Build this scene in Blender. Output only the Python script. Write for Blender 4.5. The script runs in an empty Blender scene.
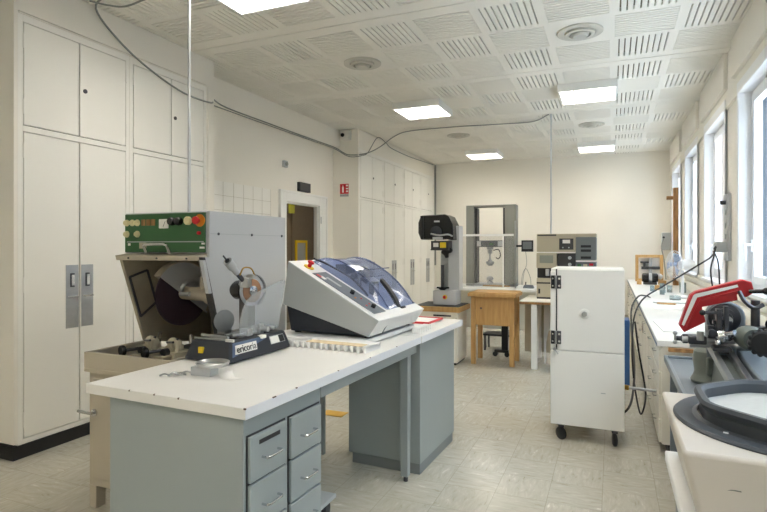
import bpy, bmesh, math, random
from mathutils import Vector, Matrix, Euler
random.seed(7)
S = bpy.context.scene
COL = S.collection
R = math.radians

# ---------------------------------------------------------------- camera
cd = bpy.data.cameras.new('camera'); cam = bpy.data.objects.new('camera', cd); COL.objects.link(cam)
cd.sensor_width = 36; cd.lens = 36 * 542 / 767; cd.shift_y = -9 / 767; cd.clip_start = .05; cd.clip_end = 200
cam.location = (0, 0, 1.4); cam.rotation_euler = (R(90), 0, R(22.86)); S.camera = cam

# ---------------------------------------------------------------- world, exposure
LAMP = 9.5          # emission of the ceiling lamps
DAY = 4.2           # daylight outside the windows
w = bpy.data.worlds.new('world'); S.world = w; w.use_nodes = True
bgn = w.node_tree.nodes['Background']; bgn.inputs[0].default_value = (.84, .92, 1, 1); bgn.inputs[1].default_value = DAY
S.view_settings.view_transform = 'Standard'; S.view_settings.look = 'None'; S.view_settings.gamma = 1
S.view_settings.use_curve_mapping = False
S.view_settings.exposure = 1.28
S.cycles.max_bounces = 10; S.cycles.diffuse_bounces = 6; S.cycles.transparent_max_bounces = 16
S.cycles.sample_clamp_indirect = 6; S.cycles.caustics_reflective = False; S.cycles.caustics_refractive = False
S.cycles.use_denoising = True
WIN = [(4.27 + 1.83 * k, 5.46 + 1.83 * k) for k in range(-3, 4)]     # window openings along the right wall
for a, b in WIN:                                                      # portals that guide the daylight in
    l = bpy.data.lights.new('window_portal', 'AREA'); l.shape = 'RECTANGLE'; l.size = 1.65; l.size_y = b - a
    l.cycles.is_portal = True
    o = bpy.data.objects.new('window_portal', l); COL.objects.link(o)
    o.location = (1.275, (a + b) / 2, 1.88); o.rotation_euler = (0, R(90), 0)

# ---------------------------------------------------------------- helpers
def lin(h):
    h = h.lstrip('#'); v = [int(h[i:i + 2], 16) / 255 for i in (0, 2, 4)]
    return tuple((c / 12.92 if c <= .04045 else ((c + .055) / 1.055) ** 2.4) for c in v) + (1,)
def mat(name, col, rough=.5, metal=0, spec=.5, var=0, vscale=8, bump=0, bscale=200, alpha=1, trans=0, emit=None, es=0, coat=0):
    m = bpy.data.materials.new(name); m.use_nodes = True; n = m.node_tree.nodes; L = m.node_tree.links
    p = n['Principled BSDF']; c = lin(col)
    p.inputs['Base Color'].default_value = c; p.inputs['Roughness'].default_value = rough
    p.inputs['Metallic'].default_value = metal; p.inputs['Specular IOR Level'].default_value = spec
    p.inputs['Coat Weight'].default_value = coat
    if alpha < 1: p.inputs['Alpha'].default_value = alpha
    if trans: p.inputs['Transmission Weight'].default_value = trans
    if emit: p.inputs['Emission Color'].default_value = lin(emit); p.inputs['Emission Strength'].default_value = es
    tc = n.new('ShaderNodeTexCoord')
    if var:
        nz = n.new('ShaderNodeTexNoise'); nz.inputs['Scale'].default_value = vscale; nz.inputs['Detail'].default_value = 5
        L.new(tc.outputs['Object'], nz.inputs['Vector'])
        mx = n.new('ShaderNodeMixRGB'); mx.inputs[1].default_value = tuple(x * (1 - var) for x in c[:3]) + (1,)
        mx.inputs[2].default_value = tuple(min(1, x * (1 + var)) for x in c[:3]) + (1,)
        L.new(nz.outputs['Fac'], mx.inputs[0]); L.new(mx.outputs[0], p.inputs['Base Color'])
    if bump:
        nb = n.new('ShaderNodeTexNoise'); nb.inputs['Scale'].default_value = bscale
        L.new(tc.outputs['Object'], nb.inputs['Vector'])
        bp = n.new('ShaderNodeBump'); bp.inputs['Strength'].default_value = bump; bp.inputs['Distance'].default_value = .002
        L.new(nb.outputs['Fac'], bp.inputs['Height']); L.new(bp.outputs[0], p.inputs['Normal'])
    return m
def nd(m): return m.node_tree.nodes, m.node_tree.links, m.node_tree.nodes['Principled BSDF']

M = {}
M['wall'] = mat('cream_wall_paint', '#f1ede3', .7, var=.025, vscale=1.5, bump=.15, bscale=90)
M['closet'] = mat('cream_gloss_paint', '#f3f1ea', .42, var=.02, vscale=2)
M['wallR'] = mat('pale_wall_paint', '#efebe2', .6, var=.02, vscale=2)
M['ceil'] = mat('white_ceiling_paint', '#e8e5dc', .8)
M['groove'] = mat('groove_shade_joint', '#bdb7a8', .9)  # darker tone paints shade into the ceiling grooves; also the wall tile joints
M['slot_shade'] = mat('slot_shade', '#7d7462', .9)  # slot bottoms painted dark to stand for the shade inside
M['white'] = mat('white_paint', '#f1f1ee', .35)
M['upvc'] = mat('white_plastic', '#f2f3f5', .3)
M['black'] = mat('black_plastic', '#1c1d1f', .45)
M['blackgloss'] = mat('black_gloss', '#141517', .25)
M['plinth'] = mat('black_plinth', '#18181a', .5, var=.2, vscale=20)
M['gap'] = mat('door_gap_shade', '#574f3a', .9)  # dark carcass colour stands in for shade in the gaps between doors
M['steel'] = mat('brushed_steel', '#b9bbbc', .3, metal=1, var=.1, vscale=30)
M['chrome'] = mat('chrome', '#d5d6d8', .14, metal=1)
M['darksteel'] = mat('dark_steel', '#55565a', .35, metal=.9, var=.2, vscale=40)
M['alum'] = mat('aluminium', '#c2c5c8', .4, metal=.7)
M['benchtop'] = mat('white_laminate', '#e6e4df', .38, var=.03, vscale=6)
M['benchedge'] = mat('white_edge_band', '#eceef2', .45)
M['bench'] = mat('grey_blue_enamel', '#9ca4a3', .42, var=.04, vscale=3)
M['bench_dark'] = mat('grey_enamel_dark', '#868c8b', .5, var=.05, vscale=3)
M['beige'] = mat('beige_enamel', '#c0b6a3', .45, var=.04, vscale=4)
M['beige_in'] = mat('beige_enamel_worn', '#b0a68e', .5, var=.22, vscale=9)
M['ltgrey'] = mat('light_grey_enamel', '#c6c8ca', .45, var=.02, vscale=3)
M['green'] = mat('green_enamel', '#35663a', .4, var=.05, vscale=6)
M['cream_kn'] = mat('cream_bakelite', '#ddd2a4', .35)
M['red'] = mat('red_enamel', '#b51a20', .35)
M['redp'] = mat('red_plastic', '#c8202a', .3)
M['orange'] = mat('orange_plastic', '#dd8a22', .4)
M['yellow'] = mat('yellow_label', '#ecc920', .5)
M['charcoal'] = mat('charcoal_plastic', '#2c3038', .5, bump=.2, bscale=400)
M['slate'] = mat('slate_blue_front', '#5a6c89', .45)
M['panelgrey'] = mat('panel_grey', '#6c737a', .45)
M['offwhite'] = mat('off_white_casing', '#e8e9e8', .35)
M['casegrey'] = mat('casing_side_grey', '#b5babb', .45)
M['paper'] = mat('paper', '#f3f1ec', .8)
M['wood'] = mat('light_oak', '#c49a5d', .45)
M['wooddk'] = mat('worn_wood', '#a87b4a', .6, var=.15, vscale=12)
M['boardm'] = mat('pale_board', '#dcc9a4', .6)
M['chipm'] = mat('chipped_core', '#5a4438', .7)
M['marky'] = mat('ochre_yellow', '#cfa23a', .5)
M['facade'] = mat('blue_grey_cladding', '#3f4a57', .9, spec=0)
M['olive'] = mat('olive_yellow', '#9a9a3a', .5)
M['crossm'] = mat('slate_crosshead', '#565b60', .5)
M['jambm'] = mat('shaded_jamb', '#4b5562', .6, spec=.2)  # dark colour stands for the outer jambs lying in shade
M['greymat'] = mat('dark_rubber_mat', '#4c4f52', .6)
M['instr'] = mat('beige_instrument', '#bdb49d', .5)
M['instrdk'] = mat('dark_instrument', '#3b3a3a', .5)
M['instrgr'] = mat('grey_instrument', '#74797a', .5)
M['table'] = mat('blue_grey_steel', '#757e85', .35, var=.12, vscale=5)
M['gunmetal'] = mat('green_grey_cast', '#6a7069', .4, var=.12, vscale=12)
M['brass'] = mat('brass', '#b08d4a', .3, metal=1)
M['disc'] = mat('purple_abrasive', '#3d2b35', .8, bump=.6, bscale=900)
M['copper'] = mat('copper_disc', '#c79a7a', .25, metal=.6)
M['cable'] = mat('grey_cable', '#8d918c', .5)
M['cableblk'] = mat('black_rubber_cable', '#26282b', .5)
M['rimgrey'] = mat('dark_grey_rubber', '#454a50', .45)
M['pinkbeige'] = mat('beige_fibreglass', '#cbc4ba', .4, var=.02, vscale=3)
M['water'] = mat('grey_white_plate', '#c3c5c4', .45, var=.1, vscale=60, bump=.3)
M['blue'] = mat('blue_plastic', '#2d5f9c', .4)
M['brownpanel'] = mat('brown_panelling', '#7c6f5f', .7, var=.12, vscale=14, bump=.4, bscale=60)
M['lens'] = mat('grey_lens', '#8f9388', .3)

def wood_grain(m, c1, c2, scale, axis):
    n, L, p = nd(m); tc = n.new('ShaderNodeTexCoord'); mp = n.new('ShaderNodeMapping')
    mp.inputs['Scale'].default_value = axis; nz = n.new('ShaderNodeTexNoise'); nz.inputs['Scale'].default_value = scale
    nz.inputs['Detail'].default_value = 6; cr = n.new('ShaderNodeValToRGB')
    cr.color_ramp.elements[0].position = .35; cr.color_ramp.elements[1].position = .65
    cr.color_ramp.elements[0].color = lin(c1); cr.color_ramp.elements[1].color = lin(c2)
    L.new(tc.outputs['Object'], mp.inputs[0]); L.new(mp.outputs[0], nz.inputs['Vector'])
    L.new(nz.outputs['Fac'], cr.inputs[0]); L.new(cr.outputs[0], p.inputs['Base Color'])
wood_grain(M['wood'], '#bd9158', '#cda468', 4, (9, 9, 1))
wood_grain(M['wooddk'], '#8f673c', '#b98a54', 5, (8, 8, 1))

def clear(name, col, tint=.2, rough=.05):
    """thin clear sheet: transparent with a faint tint and a gloss"""
    m = bpy.data.materials.new(name); m.use_nodes = True; n = m.node_tree.nodes; L = m.node_tree.links
    n.remove(n['Principled BSDF']); out = n['Material Output']
    tr = n.new('ShaderNodeBsdfTransparent'); tr.inputs[0].default_value = lin(col)
    df = n.new('ShaderNodeBsdfDiffuse'); df.inputs[0].default_value = lin(col)
    gl = n.new('ShaderNodeBsdfGlossy'); gl.inputs['Roughness'].default_value = rough
    m1 = n.new('ShaderNodeMixShader'); m1.inputs[0].default_value = tint
    L.new(tr.outputs[0], m1.inputs[1]); L.new(df.outputs[0], m1.inputs[2])
    fr = n.new('ShaderNodeFresnel'); fr.inputs[0].default_value = 1.35
    ge = n.new('ShaderNodeNewGeometry'); iv = n.new('ShaderNodeMath'); iv.operation = 'SUBTRACT'; iv.inputs[0].default_value = 1; L.new(ge.outputs['Backfacing'], iv.inputs[1])
    mu = n.new('ShaderNodeMath'); mu.operation = 'MULTIPLY'; L.new(iv.outputs[0], mu.inputs[0]); L.new(fr.outputs[0], mu.inputs[1])
    m2 = n.new('ShaderNodeMixShader'); L.new(mu.outputs[0], m2.inputs[0]); L.new(m1.outputs[0], m2.inputs[1]); L.new(gl.outputs[0], m2.inputs[2])
    L.new(m2.outputs[0], out.inputs[0]); return m
M['glass'] = clear('window_glass', '#f2f7fb', .02)
M['plexi'] = clear('scratched_plexiglass', '#f1f4f6', .24, .12)
M['plexi2'] = clear('clear_screen', '#fafafa', .05, .1)
M['hood'] = clear('blue_tinted_hood', '#b4bfdc', .24, .08)
M['jar'] = clear('jar_glass', '#e3ecee', .25, .05)

# floor: marbled vinyl tiles, marbling turned in every other tile
def floor_mat():
    m = bpy.data.materials.new('vinyl_floor_tiles'); m.use_nodes = True; n, L, p = nd(m)
    tc = n.new('ShaderNodeTexCoord'); T = .283
    mp = n.new('ShaderNodeMapping'); mp.inputs['Location'].default_value = (.05, .02, 0); mp.vector_type = 'POINT'
    L.new(tc.outputs['Object'], mp.inputs[0])
    sx = n.new('ShaderNodeSeparateXYZ'); L.new(mp.outputs[0], sx.inputs[0])
    def mth(op, a, b=None, v=None):
        q = n.new('ShaderNodeMath'); q.operation = op; L.new(a, q.inputs[0])
        if b is not None: L.new(b, q.inputs[1])
        if v is not None: q.inputs[1].default_value = v
        return q.outputs[0]
    ux = mth('DIVIDE', sx.outputs[0], v=T); uy = mth('DIVIDE', sx.outputs[1], v=T)
    ix = mth('FLOOR', ux); iy = mth('FLOOR', uy); fx = mth('FRACT', ux); fy = mth('FRACT', uy)
    par = mth('PINGPONG', mth('ADD', ix, iy), v=1)
    # line mask
    def edge(f): 
        d = mth('ABSOLUTE', mth('SUBTRACT', f, v=.5)); return mth('GREATER_THAN', d, v=.494)
    ln = mth('MAXIMUM', edge(fx), edge(fy))
    def streak(sc):
        mq = n.new('ShaderNodeMapping'); mq.inputs['Scale'].default_value = sc; L.new(tc.outputs['Object'], mq.inputs[0])
        ad = n.new('ShaderNodeVectorMath'); ad.operation = 'ADD'; cb = n.new('ShaderNodeCombineXYZ'); L.new(ix, cb.inputs[2]); L.new(iy, cb.inputs[1])
        L.new(mq.outputs[0], ad.inputs[0]); L.new(cb.outputs[0], ad.inputs[1])
        z = n.new('ShaderNodeTexNoise'); z.inputs['Scale'].default_value = 1; z.inputs['Detail'].default_value = 7; z.inputs['Roughness'].default_value = .62; z.inputs['Distortion'].default_value = .6
        L.new(ad.outputs[0], z.inputs['Vector']); return z.outputs['Fac']
    a = streak((9, 38, 1)); b = streak((38, 9, 1))
    mix = n.new('ShaderNodeMix'); L.new(par, mix.inputs[0]); L.new(a, mix.inputs[2]); L.new(b, mix.inputs[3])
    cr = n.new('ShaderNodeValToRGB'); e = cr.color_ramp.elements
    e[0].position = .27; e[0].color = lin('#98947f'); e[1].position = .74; e[1].color = lin('#efede6')
    q = e.new(.38); q.color = lin('#b9b6a9'); q = e.new(.57); q.color = lin('#c3c0b4'); q = e.new(.65); q.color = lin('#cbc8bd')
    L.new(mix.outputs[0], cr.inputs[0])
    wn = n.new('ShaderNodeTexWhiteNoise'); cb = n.new('ShaderNodeCombineXYZ'); L.new(ix, cb.inputs[0]); L.new(iy, cb.inputs[1]); L.new(cb.outputs[0], wn.inputs['Vector'])
    mr = n.new('ShaderNodeMapRange'); mr.inputs[3].default_value = .97; mr.inputs[4].default_value = 1.03; L.new(wn.outputs['Value'], mr.inputs[0])
    mv = n.new('ShaderNodeVectorMath'); mv.operation = 'SCALE'; L.new(cr.outputs[0], mv.inputs[0]); L.new(mr.outputs[0], mv.inputs['Scale'])
    mx = n.new('ShaderNodeMixRGB'); mx.inputs[2].default_value = lin('#8a8677'); L.new(mv.outputs[0], mx.inputs[1])
    lf = mth('MULTIPLY', ln, v=.5); L.new(lf, mx.inputs[0])
    # worn brownish patches
    big = n.new('ShaderNodeTexNoise'); big.inputs['Scale'].default_value = .9; L.new(tc.outputs['Object'], big.inputs['Vector'])
    br = n.new('ShaderNodeMapRange'); br.interpolation_type = 'SMOOTHERSTEP'; br.inputs[1].default_value = .3; br.inputs[2].default_value = .8; br.inputs[4].default_value = .35; L.new(big.outputs['Fac'], br.inputs[0])
    m3 = n.new('ShaderNodeMixRGB'); m3.inputs[2].default_value = lin('#b7ad92'); L.new(br.outputs[0], m3.inputs[0]); L.new(mx.outputs[0], m3.inputs[1])
    L.new(m3.outputs[0], p.inputs['Base Color'])
    rr = n.new('ShaderNodeMapRange'); p.inputs['Roughness'].default_value = .22
    bp = n.new('ShaderNodeBump'); bp.inputs['Strength'].default_value = .12; bp.inputs['Distance'].default_value = .002
    L.new(mix.outputs[0], bp.inputs['Height']); L.new(bp.outputs[0], p.inputs['Normal'])
    return m
M['floor'] = floor_mat()

class MB:
    """collects shapes into one bmesh"""
    def __init__(s): s.b = bmesh.new(); s.mats = []; s.cur = 0
    def m(s, name):
        if name not in s.mats: s.mats.append(name)
        s.cur = s.mats.index(name); return s
    def _tag(s, faces, smooth=False):
        for f in faces: f.material_index = s.cur; f.smooth = smooth
    def box(s, x0, x1, y0, y1, z0, z1, rz=0, ry=0, rx=0, top=None):
        """top=(dx,dy): inset of the upper face on every side"""
        c = Vector(((x0 + x1) / 2, (y0 + y1) / 2, (z0 + z1) / 2)); h = Vector(((x1 - x0) / 2, (y1 - y0) / 2, (z1 - z0) / 2))
        E = Euler((rx, ry, rz)).to_matrix(); vs = []
        for k in (-1, 1):
            for i, j in ((-1, -1), (1, -1), (1, 1), (-1, 1)):
                tx, ty = (top if (top and k == 1) else (0, 0))
                vs.append(s.b.verts.new(c + E @ Vector((i * (h.x - tx), j * (h.y - ty), k * h.z))))
        F = [(3, 2, 1, 0), (4, 5, 6, 7), (0, 1, 5, 4), (1, 2, 6, 5), (2, 3, 7, 6), (3, 0, 4, 7)]
        s._tag([s.b.faces.new([vs[i] for i in f]) for f in F]); return s
    def cyl(s, p0, p1, r0, r1=None, seg=20, caps=True, smooth=True):
        p0, p1 = Vector(p0), Vector(p1); r1 = r0 if r1 is None else r1
        d = (p1 - p0).normalized(); a = d.orthogonal().normalized(); b = d.cross(a); A = []; B = []
        for i in range(seg):
            t = 2 * math.pi * i / seg; v = a * math.cos(t) + b * math.sin(t)
            A.append(s.b.verts.new(p0 + v * r0)); B.append(s.b.verts.new(p1 + v * r1))
        for i in range(seg):
            j = (i + 1) % seg; s._tag([s.b.faces.new((A[i], A[j], B[j], B[i]))], smooth)
        if caps: s._tag([s.b.faces.new(A[::-1]), s.b.faces.new(B)])
        return s
    def lathe(s, prof, o=(0, 0, 0), ax=(0, 0, 1), seg=28, closed=False):
        o = Vector(o); d = Vector(ax).normalized(); a = d.orthogonal().normalized(); b = d.cross(a); rings = []
        for r, h in prof:
            if r < 1e-6: rings.append([s.b.verts.new(o + d * h)])
            else: rings.append([s.b.verts.new(o + d * h + (a * math.cos(2 * math.pi * i / seg) + b * math.sin(2 * math.pi * i / seg)) * r) for i in range(seg)])
        n = len(rings)
        for k in range(n if closed else n - 1):
            P, Q = rings[k], rings[(k + 1) % n]
            for i in range(seg):
                j = (i + 1) % seg
                if len(P) == 1 and len(Q) == 1: continue
                if len(P) == 1: f = (P[0], Q[j], Q[i])
                elif len(Q) == 1: f = (P[i], P[j], Q[0])
                else: f = (P[i], P[j], Q[j], Q[i])
                s._tag([s.b.faces.new(f)], True)
        return s
    def ball(s, c, r, seg=16, sc=(1, 1, 1)):
        prof = [(0, -r)] + [(r * math.cos(t), r * math.sin(t)) for t in [R(-90 + 180 * k / 8) for k in range(1, 8)]] + [(0, r)]
        n0 = len(s.b.verts); s.lathe(prof, (0, 0, 0), (0, 0, 1), seg); s.b.verts.ensure_lookup_table()
        for v in s.b.verts[n0:]: v.co = Vector((v.co.x * sc[0], v.co.y * sc[1], v.co.z * sc[2])) + Vector(c)
        return s
    def prism(s, poly, f, lo, hi, smooth=False):
        """poly: list of 2D points; f(a, b, t) -> 3D"""
        A = [s.b.verts.new(f(a, b, lo)) for a, b in poly]; B = [s.b.verts.new(f(a, b, hi)) for a, b in poly]; n = len(poly)
        s._tag([s.b.faces.new(A[::-1]), s.b.faces.new(B)])
        for i in range(n):
            j = (i + 1) % n; s._tag([s.b.faces.new((A[i], A[j], B[j], B[i]))], smooth)
        return s
    def quad(s, *ps): s._tag([s.b.faces.new([s.b.verts.new(p) for p in ps])]); return s
    def tube(s, pts, r, seg=10, smooth_path=True, caps=True):
        P = [Vector(p) for p in pts]
        if smooth_path and len(P) > 2:
            Q = []; E = [P[0] * 2 - P[1]] + P + [P[-1] * 2 - P[-2]]
            for i in range(1, len(E) - 2):
                for k in range(6):
                    t = k / 6; a, b, c, d = E[i - 1], E[i], E[i + 1], E[i + 2]
                    Q.append(.5 * ((2 * b) + (c - a) * t + (2 * a - 5 * b + 4 * c - d) * t * t + (3 * b - a - 3 * c + d) * t ** 3))
            P = Q + [P[-1]]
        rings = []; up = None
        for i, p in enumerate(P):
            t = (P[min(i + 1, len(P) - 1)] - P[max(i - 1, 0)]).normalized()
            if up is None: up = t.orthogonal().normalized()
            up = (up - t * up.dot(t)).normalized(); b = t.cross(up)
            rings.append([s.b.verts.new(p + (up * math.cos(2 * math.pi * k / seg) + b * math.sin(2 * math.pi * k / seg)) * r) for k in range(seg)])
        for A, B in zip(rings, rings[1:]):
            for i in range(seg):
                j = (i + 1) % seg; s._tag([s.b.faces.new((A[i], A[j], B[j], B[i]))], True)
        if caps: s._tag([s.b.faces.new(rings[0][::-1]), s.b.faces.new(rings[-1])])
        return s
    def build(s, name, material=None, parent=None, bevel=0, solid=0):
        me = bpy.data.meshes.new(name); bmesh.ops.recalc_face_normals(s.b, faces=s.b.faces)
        s.b.to_mesh(me); s.b.free(); me.set_sharp_from_angle(angle=R(38))
        if s.mats:
            for k in s.mats: me.materials.append(M[k])
        else: me.materials.append(M[material])
        o = bpy.data.objects.new(name, me); COL.objects.link(o)
        if parent: o.parent = parent
        if solid:
            q = o.modifiers.new('solid', 'SOLIDIFY'); q.thickness = solid; q.offset = 0
        if bevel:
            q = o.modifiers.new('bevel', 'BEVEL'); q.width = bevel; q.segments = 2; q.limit_method = 'ANGLE'; q.angle_limit = R(40)
            q.harden_normals = False
        return o
def tag(o, label, cat, group=None):
    o['label'] = label; o['category'] = cat
    if group: o['group'] = group
    return o
def thing(name, label, cat, loc=(0, 0, 0), rz=0, group=None):
    o = bpy.data.objects.new(name, None); COL.objects.link(o); o.location = loc; o.rotation_euler = (0, 0, rz)
    o.empty_display_size = .1; return tag(o, label, cat, group)
def st(o): o['kind'] = 'structure'; return o
def bx(name, m, p, *a, bevel=.003, **k): return MB().box(*a, **k).build(name, m, p, bevel)
KIDS = {}
def copy_tree(o, parent=None):
    c = o.copy(); COL.objects.link(c); c.parent = parent
    for ch in [q for q in bpy.data.objects if q.parent == o]: copy_tree(ch, c)
    return c
def text(name, s, m, parent, loc, rot, size, ext=.0006):
    cu = bpy.data.curves.new(name, 'FONT'); cu.body = s; cu.size = size; cu.extrude = ext; cu.align_x = 'CENTER'; cu.align_y = 'CENTER'
    t = bpy.data.objects.new(name, cu); COL.objects.link(t); bpy.context.view_layer.update()
    me = bpy.data.meshes.new_from_object(t); bpy.data.objects.remove(t); me.materials.append(M[m])
    o = bpy.data.objects.new(name, me); COL.objects.link(o); o.parent = parent; o.location = loc; o.rotation_euler = rot
    return o

XC, XW, XR, YB, YF, ZC = -3.61, -4.05, 1.0, 11.5, -2.2, 3.223

# ================================================================ SETTING
st(bx('floor', 'floor', None, -6.4, 1.3, YF - .2, YB + .2, -.1, 0, bevel=0))
# ceiling: slotted and finely grooved panels, real recesses whose bottoms are painted darker as shade
def ceiling():
    b = MB(); b.m('ceil')
    zt = ZC + .035
    def plain(x0, x1, y0, y1): b.quad((x0, y0, ZC), (x0, y1, ZC), (x1, y1, ZC), (x1, y0, ZC))
    def slot(x0, x1, y0, y1, depth=.03, bottom='slot_shade'):
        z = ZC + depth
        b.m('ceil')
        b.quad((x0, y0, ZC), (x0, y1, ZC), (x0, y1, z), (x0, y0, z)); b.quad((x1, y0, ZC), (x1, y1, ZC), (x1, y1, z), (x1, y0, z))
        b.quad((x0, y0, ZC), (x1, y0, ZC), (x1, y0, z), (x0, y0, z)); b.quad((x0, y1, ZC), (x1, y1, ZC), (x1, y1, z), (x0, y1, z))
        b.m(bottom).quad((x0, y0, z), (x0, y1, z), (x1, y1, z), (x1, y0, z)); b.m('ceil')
    def cut(x0, x1, y0, y1, n, axis, w, depth, m, bot):
        # frame of margin m, n slots of width w along axis
        plain(x0, x1, y0, y0 + m); plain(x0, x1, y1 - m, y1); plain(x0, x0 + m, y0 + m, y1 - m); plain(x1 - m, x1, y0 + m, y1 - m)
        a0, a1 = (x0 + m, x1 - m) if axis == 'y' else (y0 + m, y1 - m)
        step = (a1 - a0) / n; e = a0
        for k in range(n):
            c = a0 + step * (k + .5); s0, s1 = c - w / 2, c + w / 2
            if axis == 'y': plain(e, s0, y0 + m, y1 - m); slot(s0, s1, y0 + m, y1 - m, depth, bot)
            else: plain(x0 + m, x1 - m, e, s0); slot(x0 + m, x1 - m, s0, s1, depth, bot)
            e = s1
        if axis == 'y': plain(e, a1, y0 + m, y1 - m)
        else: plain(x0 + m, x1 - m, e, a1)
    lampc = {(-1, 1), (-5, 1)}
    for bay in range(-2, 7):
        ys = 3.96 + 1.83 * (bay - 2)
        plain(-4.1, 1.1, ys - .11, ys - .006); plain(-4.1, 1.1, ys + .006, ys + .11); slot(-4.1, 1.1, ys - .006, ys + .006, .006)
        for row in range(3):
            y0 = ys + .11 + row * .5367; y1 = y0 + .5367
            plain(-4.1, -4.0, y0, y1); plain(1.0, 1.1, y0, y1)
            for col in range(-8, 2):
                x0 = col * .5; x1 = x0 + .5
                if row == 1 and col in (-1, -5) and False: plain(x0, x1, y0, y1)
                elif (bay % 2 == 0) and row == 1 and col in (-1, -5): plain(x0, x1, y0, y1)
                elif (col + row) % 2 == 0: cut(x0, x1, y0, y1, 9, 'y', .0115, .03, .035, 'slot_shade')
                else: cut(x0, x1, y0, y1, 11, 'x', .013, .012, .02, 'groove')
    b.box(-4.3, 1.3, YF - .2, YB + .2, ZC + .04, ZC + .14)
    o = b.build('ceiling'); return st(o)
ceiling()
# walls
def wallbox(name, m, boxes): 
    b = MB()
    for q in boxes: b.box(*q)
    return st(b.build(name, m))
wallbox('wall_back', 'wall', [(XW - .2, XR + .3, YB, YB + .2, 0, ZC)])
wallbox('wall_front', 'wall', [(XW - .2, XR + .3, YF - .2, YF, 0, ZC)])
DY0, DY1, DZ = 6.196, 7.095, 2.014
wallbox('wall_left', 'wall', [
    (XW - .07, XW, YF, DY0, 0, ZC), (XW - .07, XW, DY1, YB, 0, ZC), (XW - .07, XW, DY0, DY1, DZ, ZC),
    ])
wallbox('wall_left_beam', 'wall', [(XW, -3.925, 4.27, 7.56, 2.945, ZC)])           # boxed beam above the door
wallbox('wall_left_pier', 'wall', [(XW, XC, 7.56, 7.60, 0, ZC)])                   # pier between door and far cupboards
wallbox('wall_left_fascia', 'wall', [(XW, XC, 7.60, YB, 2.93, ZC)]); wallbox('wall_left_near_fascia', 'wall', [(XW, XC, 2.33, 4.27, 2.965, ZC)])
wallbox('wall_left_return', 'wall', [(XW, XC, 2.33, 2.355, .1, 2.965)]); wallbox('wall_left_end', 'wall', [(XW, XC, 4.156, 4.27, .1, 2.965)])
st(bx('baseboard_left', 'plinth', None, XW, XC + .012, 2.318, 4.27, 0, .088, bevel=.002))
st(bx('baseboard_far_left', 'plinth', None, XW, XC + .012, 7.548, YB, 0, .088, bevel=.002))
st(bx('baseboard_back', 'beige', None, XC + .013, XR, YB - .012, YB, 0, .09, bevel=.002))
st(MB().box(XC, XC + .006, 4.176, 4.184, .1, 2.96).box(XC, XC + .006, 2.36, 4.184, 2.948, 2.956).build('trim_1', 'wall'))
# right wall with window openings
b = MB()
xo = 1.26
b.box(XR, xo, YF, YB, 0, 1.05)
b.box(XR, xo, YF, YB, 2.72, ZC)
prev = YF
for a, c in WIN:
    if a > prev: b.box(XR + .02, xo, prev, a, 1.05, 2.72)
    prev = c
b.box(XR + .02, xo, prev, YB, 1.05, 2.72)
for a, c in WIN: b.box(.965, XR, a - .16, c + .14, 2.885, ZC)
st(b.build('wall_right', 'wallR', None, .004))
for k, (a, c) in enumerate(WIN):
    f = MB(); x0, x1 = 1.10, 1.16; z0, z1 = 1.05, 2.72
    f.box(x0, x1, a, a + .05, z0, z1).box(x0, x1, c - .05, c, z0, z1).box(x0, x1, a + .05, c - .05, z0, z0 + .05).box(x0, x1, a + .05, c - .05, z1 - .05, z1)
    f.box(XR - .004, x0, a, a + .004, z0, z1).box(XR - .004, x0, c - .004, c, z0, z1).box(XR - .004, x0, a + .004, c - .004, z1 - .004, z1).box(XR - .006, XR, a - .05, a, z0, z1 + .09).box(XR - .006, XR, c, c + .05, z0, z1 + .09).box(XR - .006, XR, a, c, z1, z1 + .09)
    w0 = st(f.build('window_%d' % (k + 1), 'upvc', None, .002))
    mid = (a + c) / 2
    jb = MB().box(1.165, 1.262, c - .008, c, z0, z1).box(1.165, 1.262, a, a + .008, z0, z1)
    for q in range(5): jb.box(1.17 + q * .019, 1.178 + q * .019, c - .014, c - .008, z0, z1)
    jb.build('outer_jamb_shade', 'jambm', w0)  # added ribbed lining, its shade put into the colour
    for (s0, s1) in ((a + .045, mid - .002), (mid + .002, c - .045)):
        q = MB(); X0, X1 = 1.085, 1.15; q.box(X0, X1, s0, s0 + .065, z0 + .04, z1 - .04).box(X0, X1, s1 - .065, s1, z0 + .04, z1 - .04)
        q.box(X0, X1, s0 + .065, s1 - .065, z0 + .04, z0 + .11).box(X0, X1, s0 + .065, s1 - .065, z1 - .11, z1 - .04)
        sash = q.build('window_sash', 'upvc', w0, .005)
        MB().box(1.118, 1.122, s0 + .065, s1 - .065, z0 + .11, z1 - .11).build('pane', 'glass', sash)
    yh = c - .085
    hb = MB().box(1.07, 1.085, yh - .014, yh + .014, 1.36, 1.46).cyl((1.07, yh, 1.42), (1.03, yh, 1.42), .011).box(1.022, 1.04, yh - .012, yh + .012, 1.29, 1.432)
    hb.build('handle', 'upvc', w0, .003)
    st(bx('trim_%d' % (k + 2), 'upvc', None, .955, 1.10, a - .02, c + .02, 1.022, 1.05))   # window sill
# assumed blue-grey building opposite, dark to tone down the view through the panes
fb = MB().box(13, 20, -30, 70, -6, 9)
for k in range(125): fb.box(12.9, 13, -30 + k * .8, -29.7 + k * .8, -6, 9)
st(fb.build('opposite_building', 'facade'))
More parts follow.
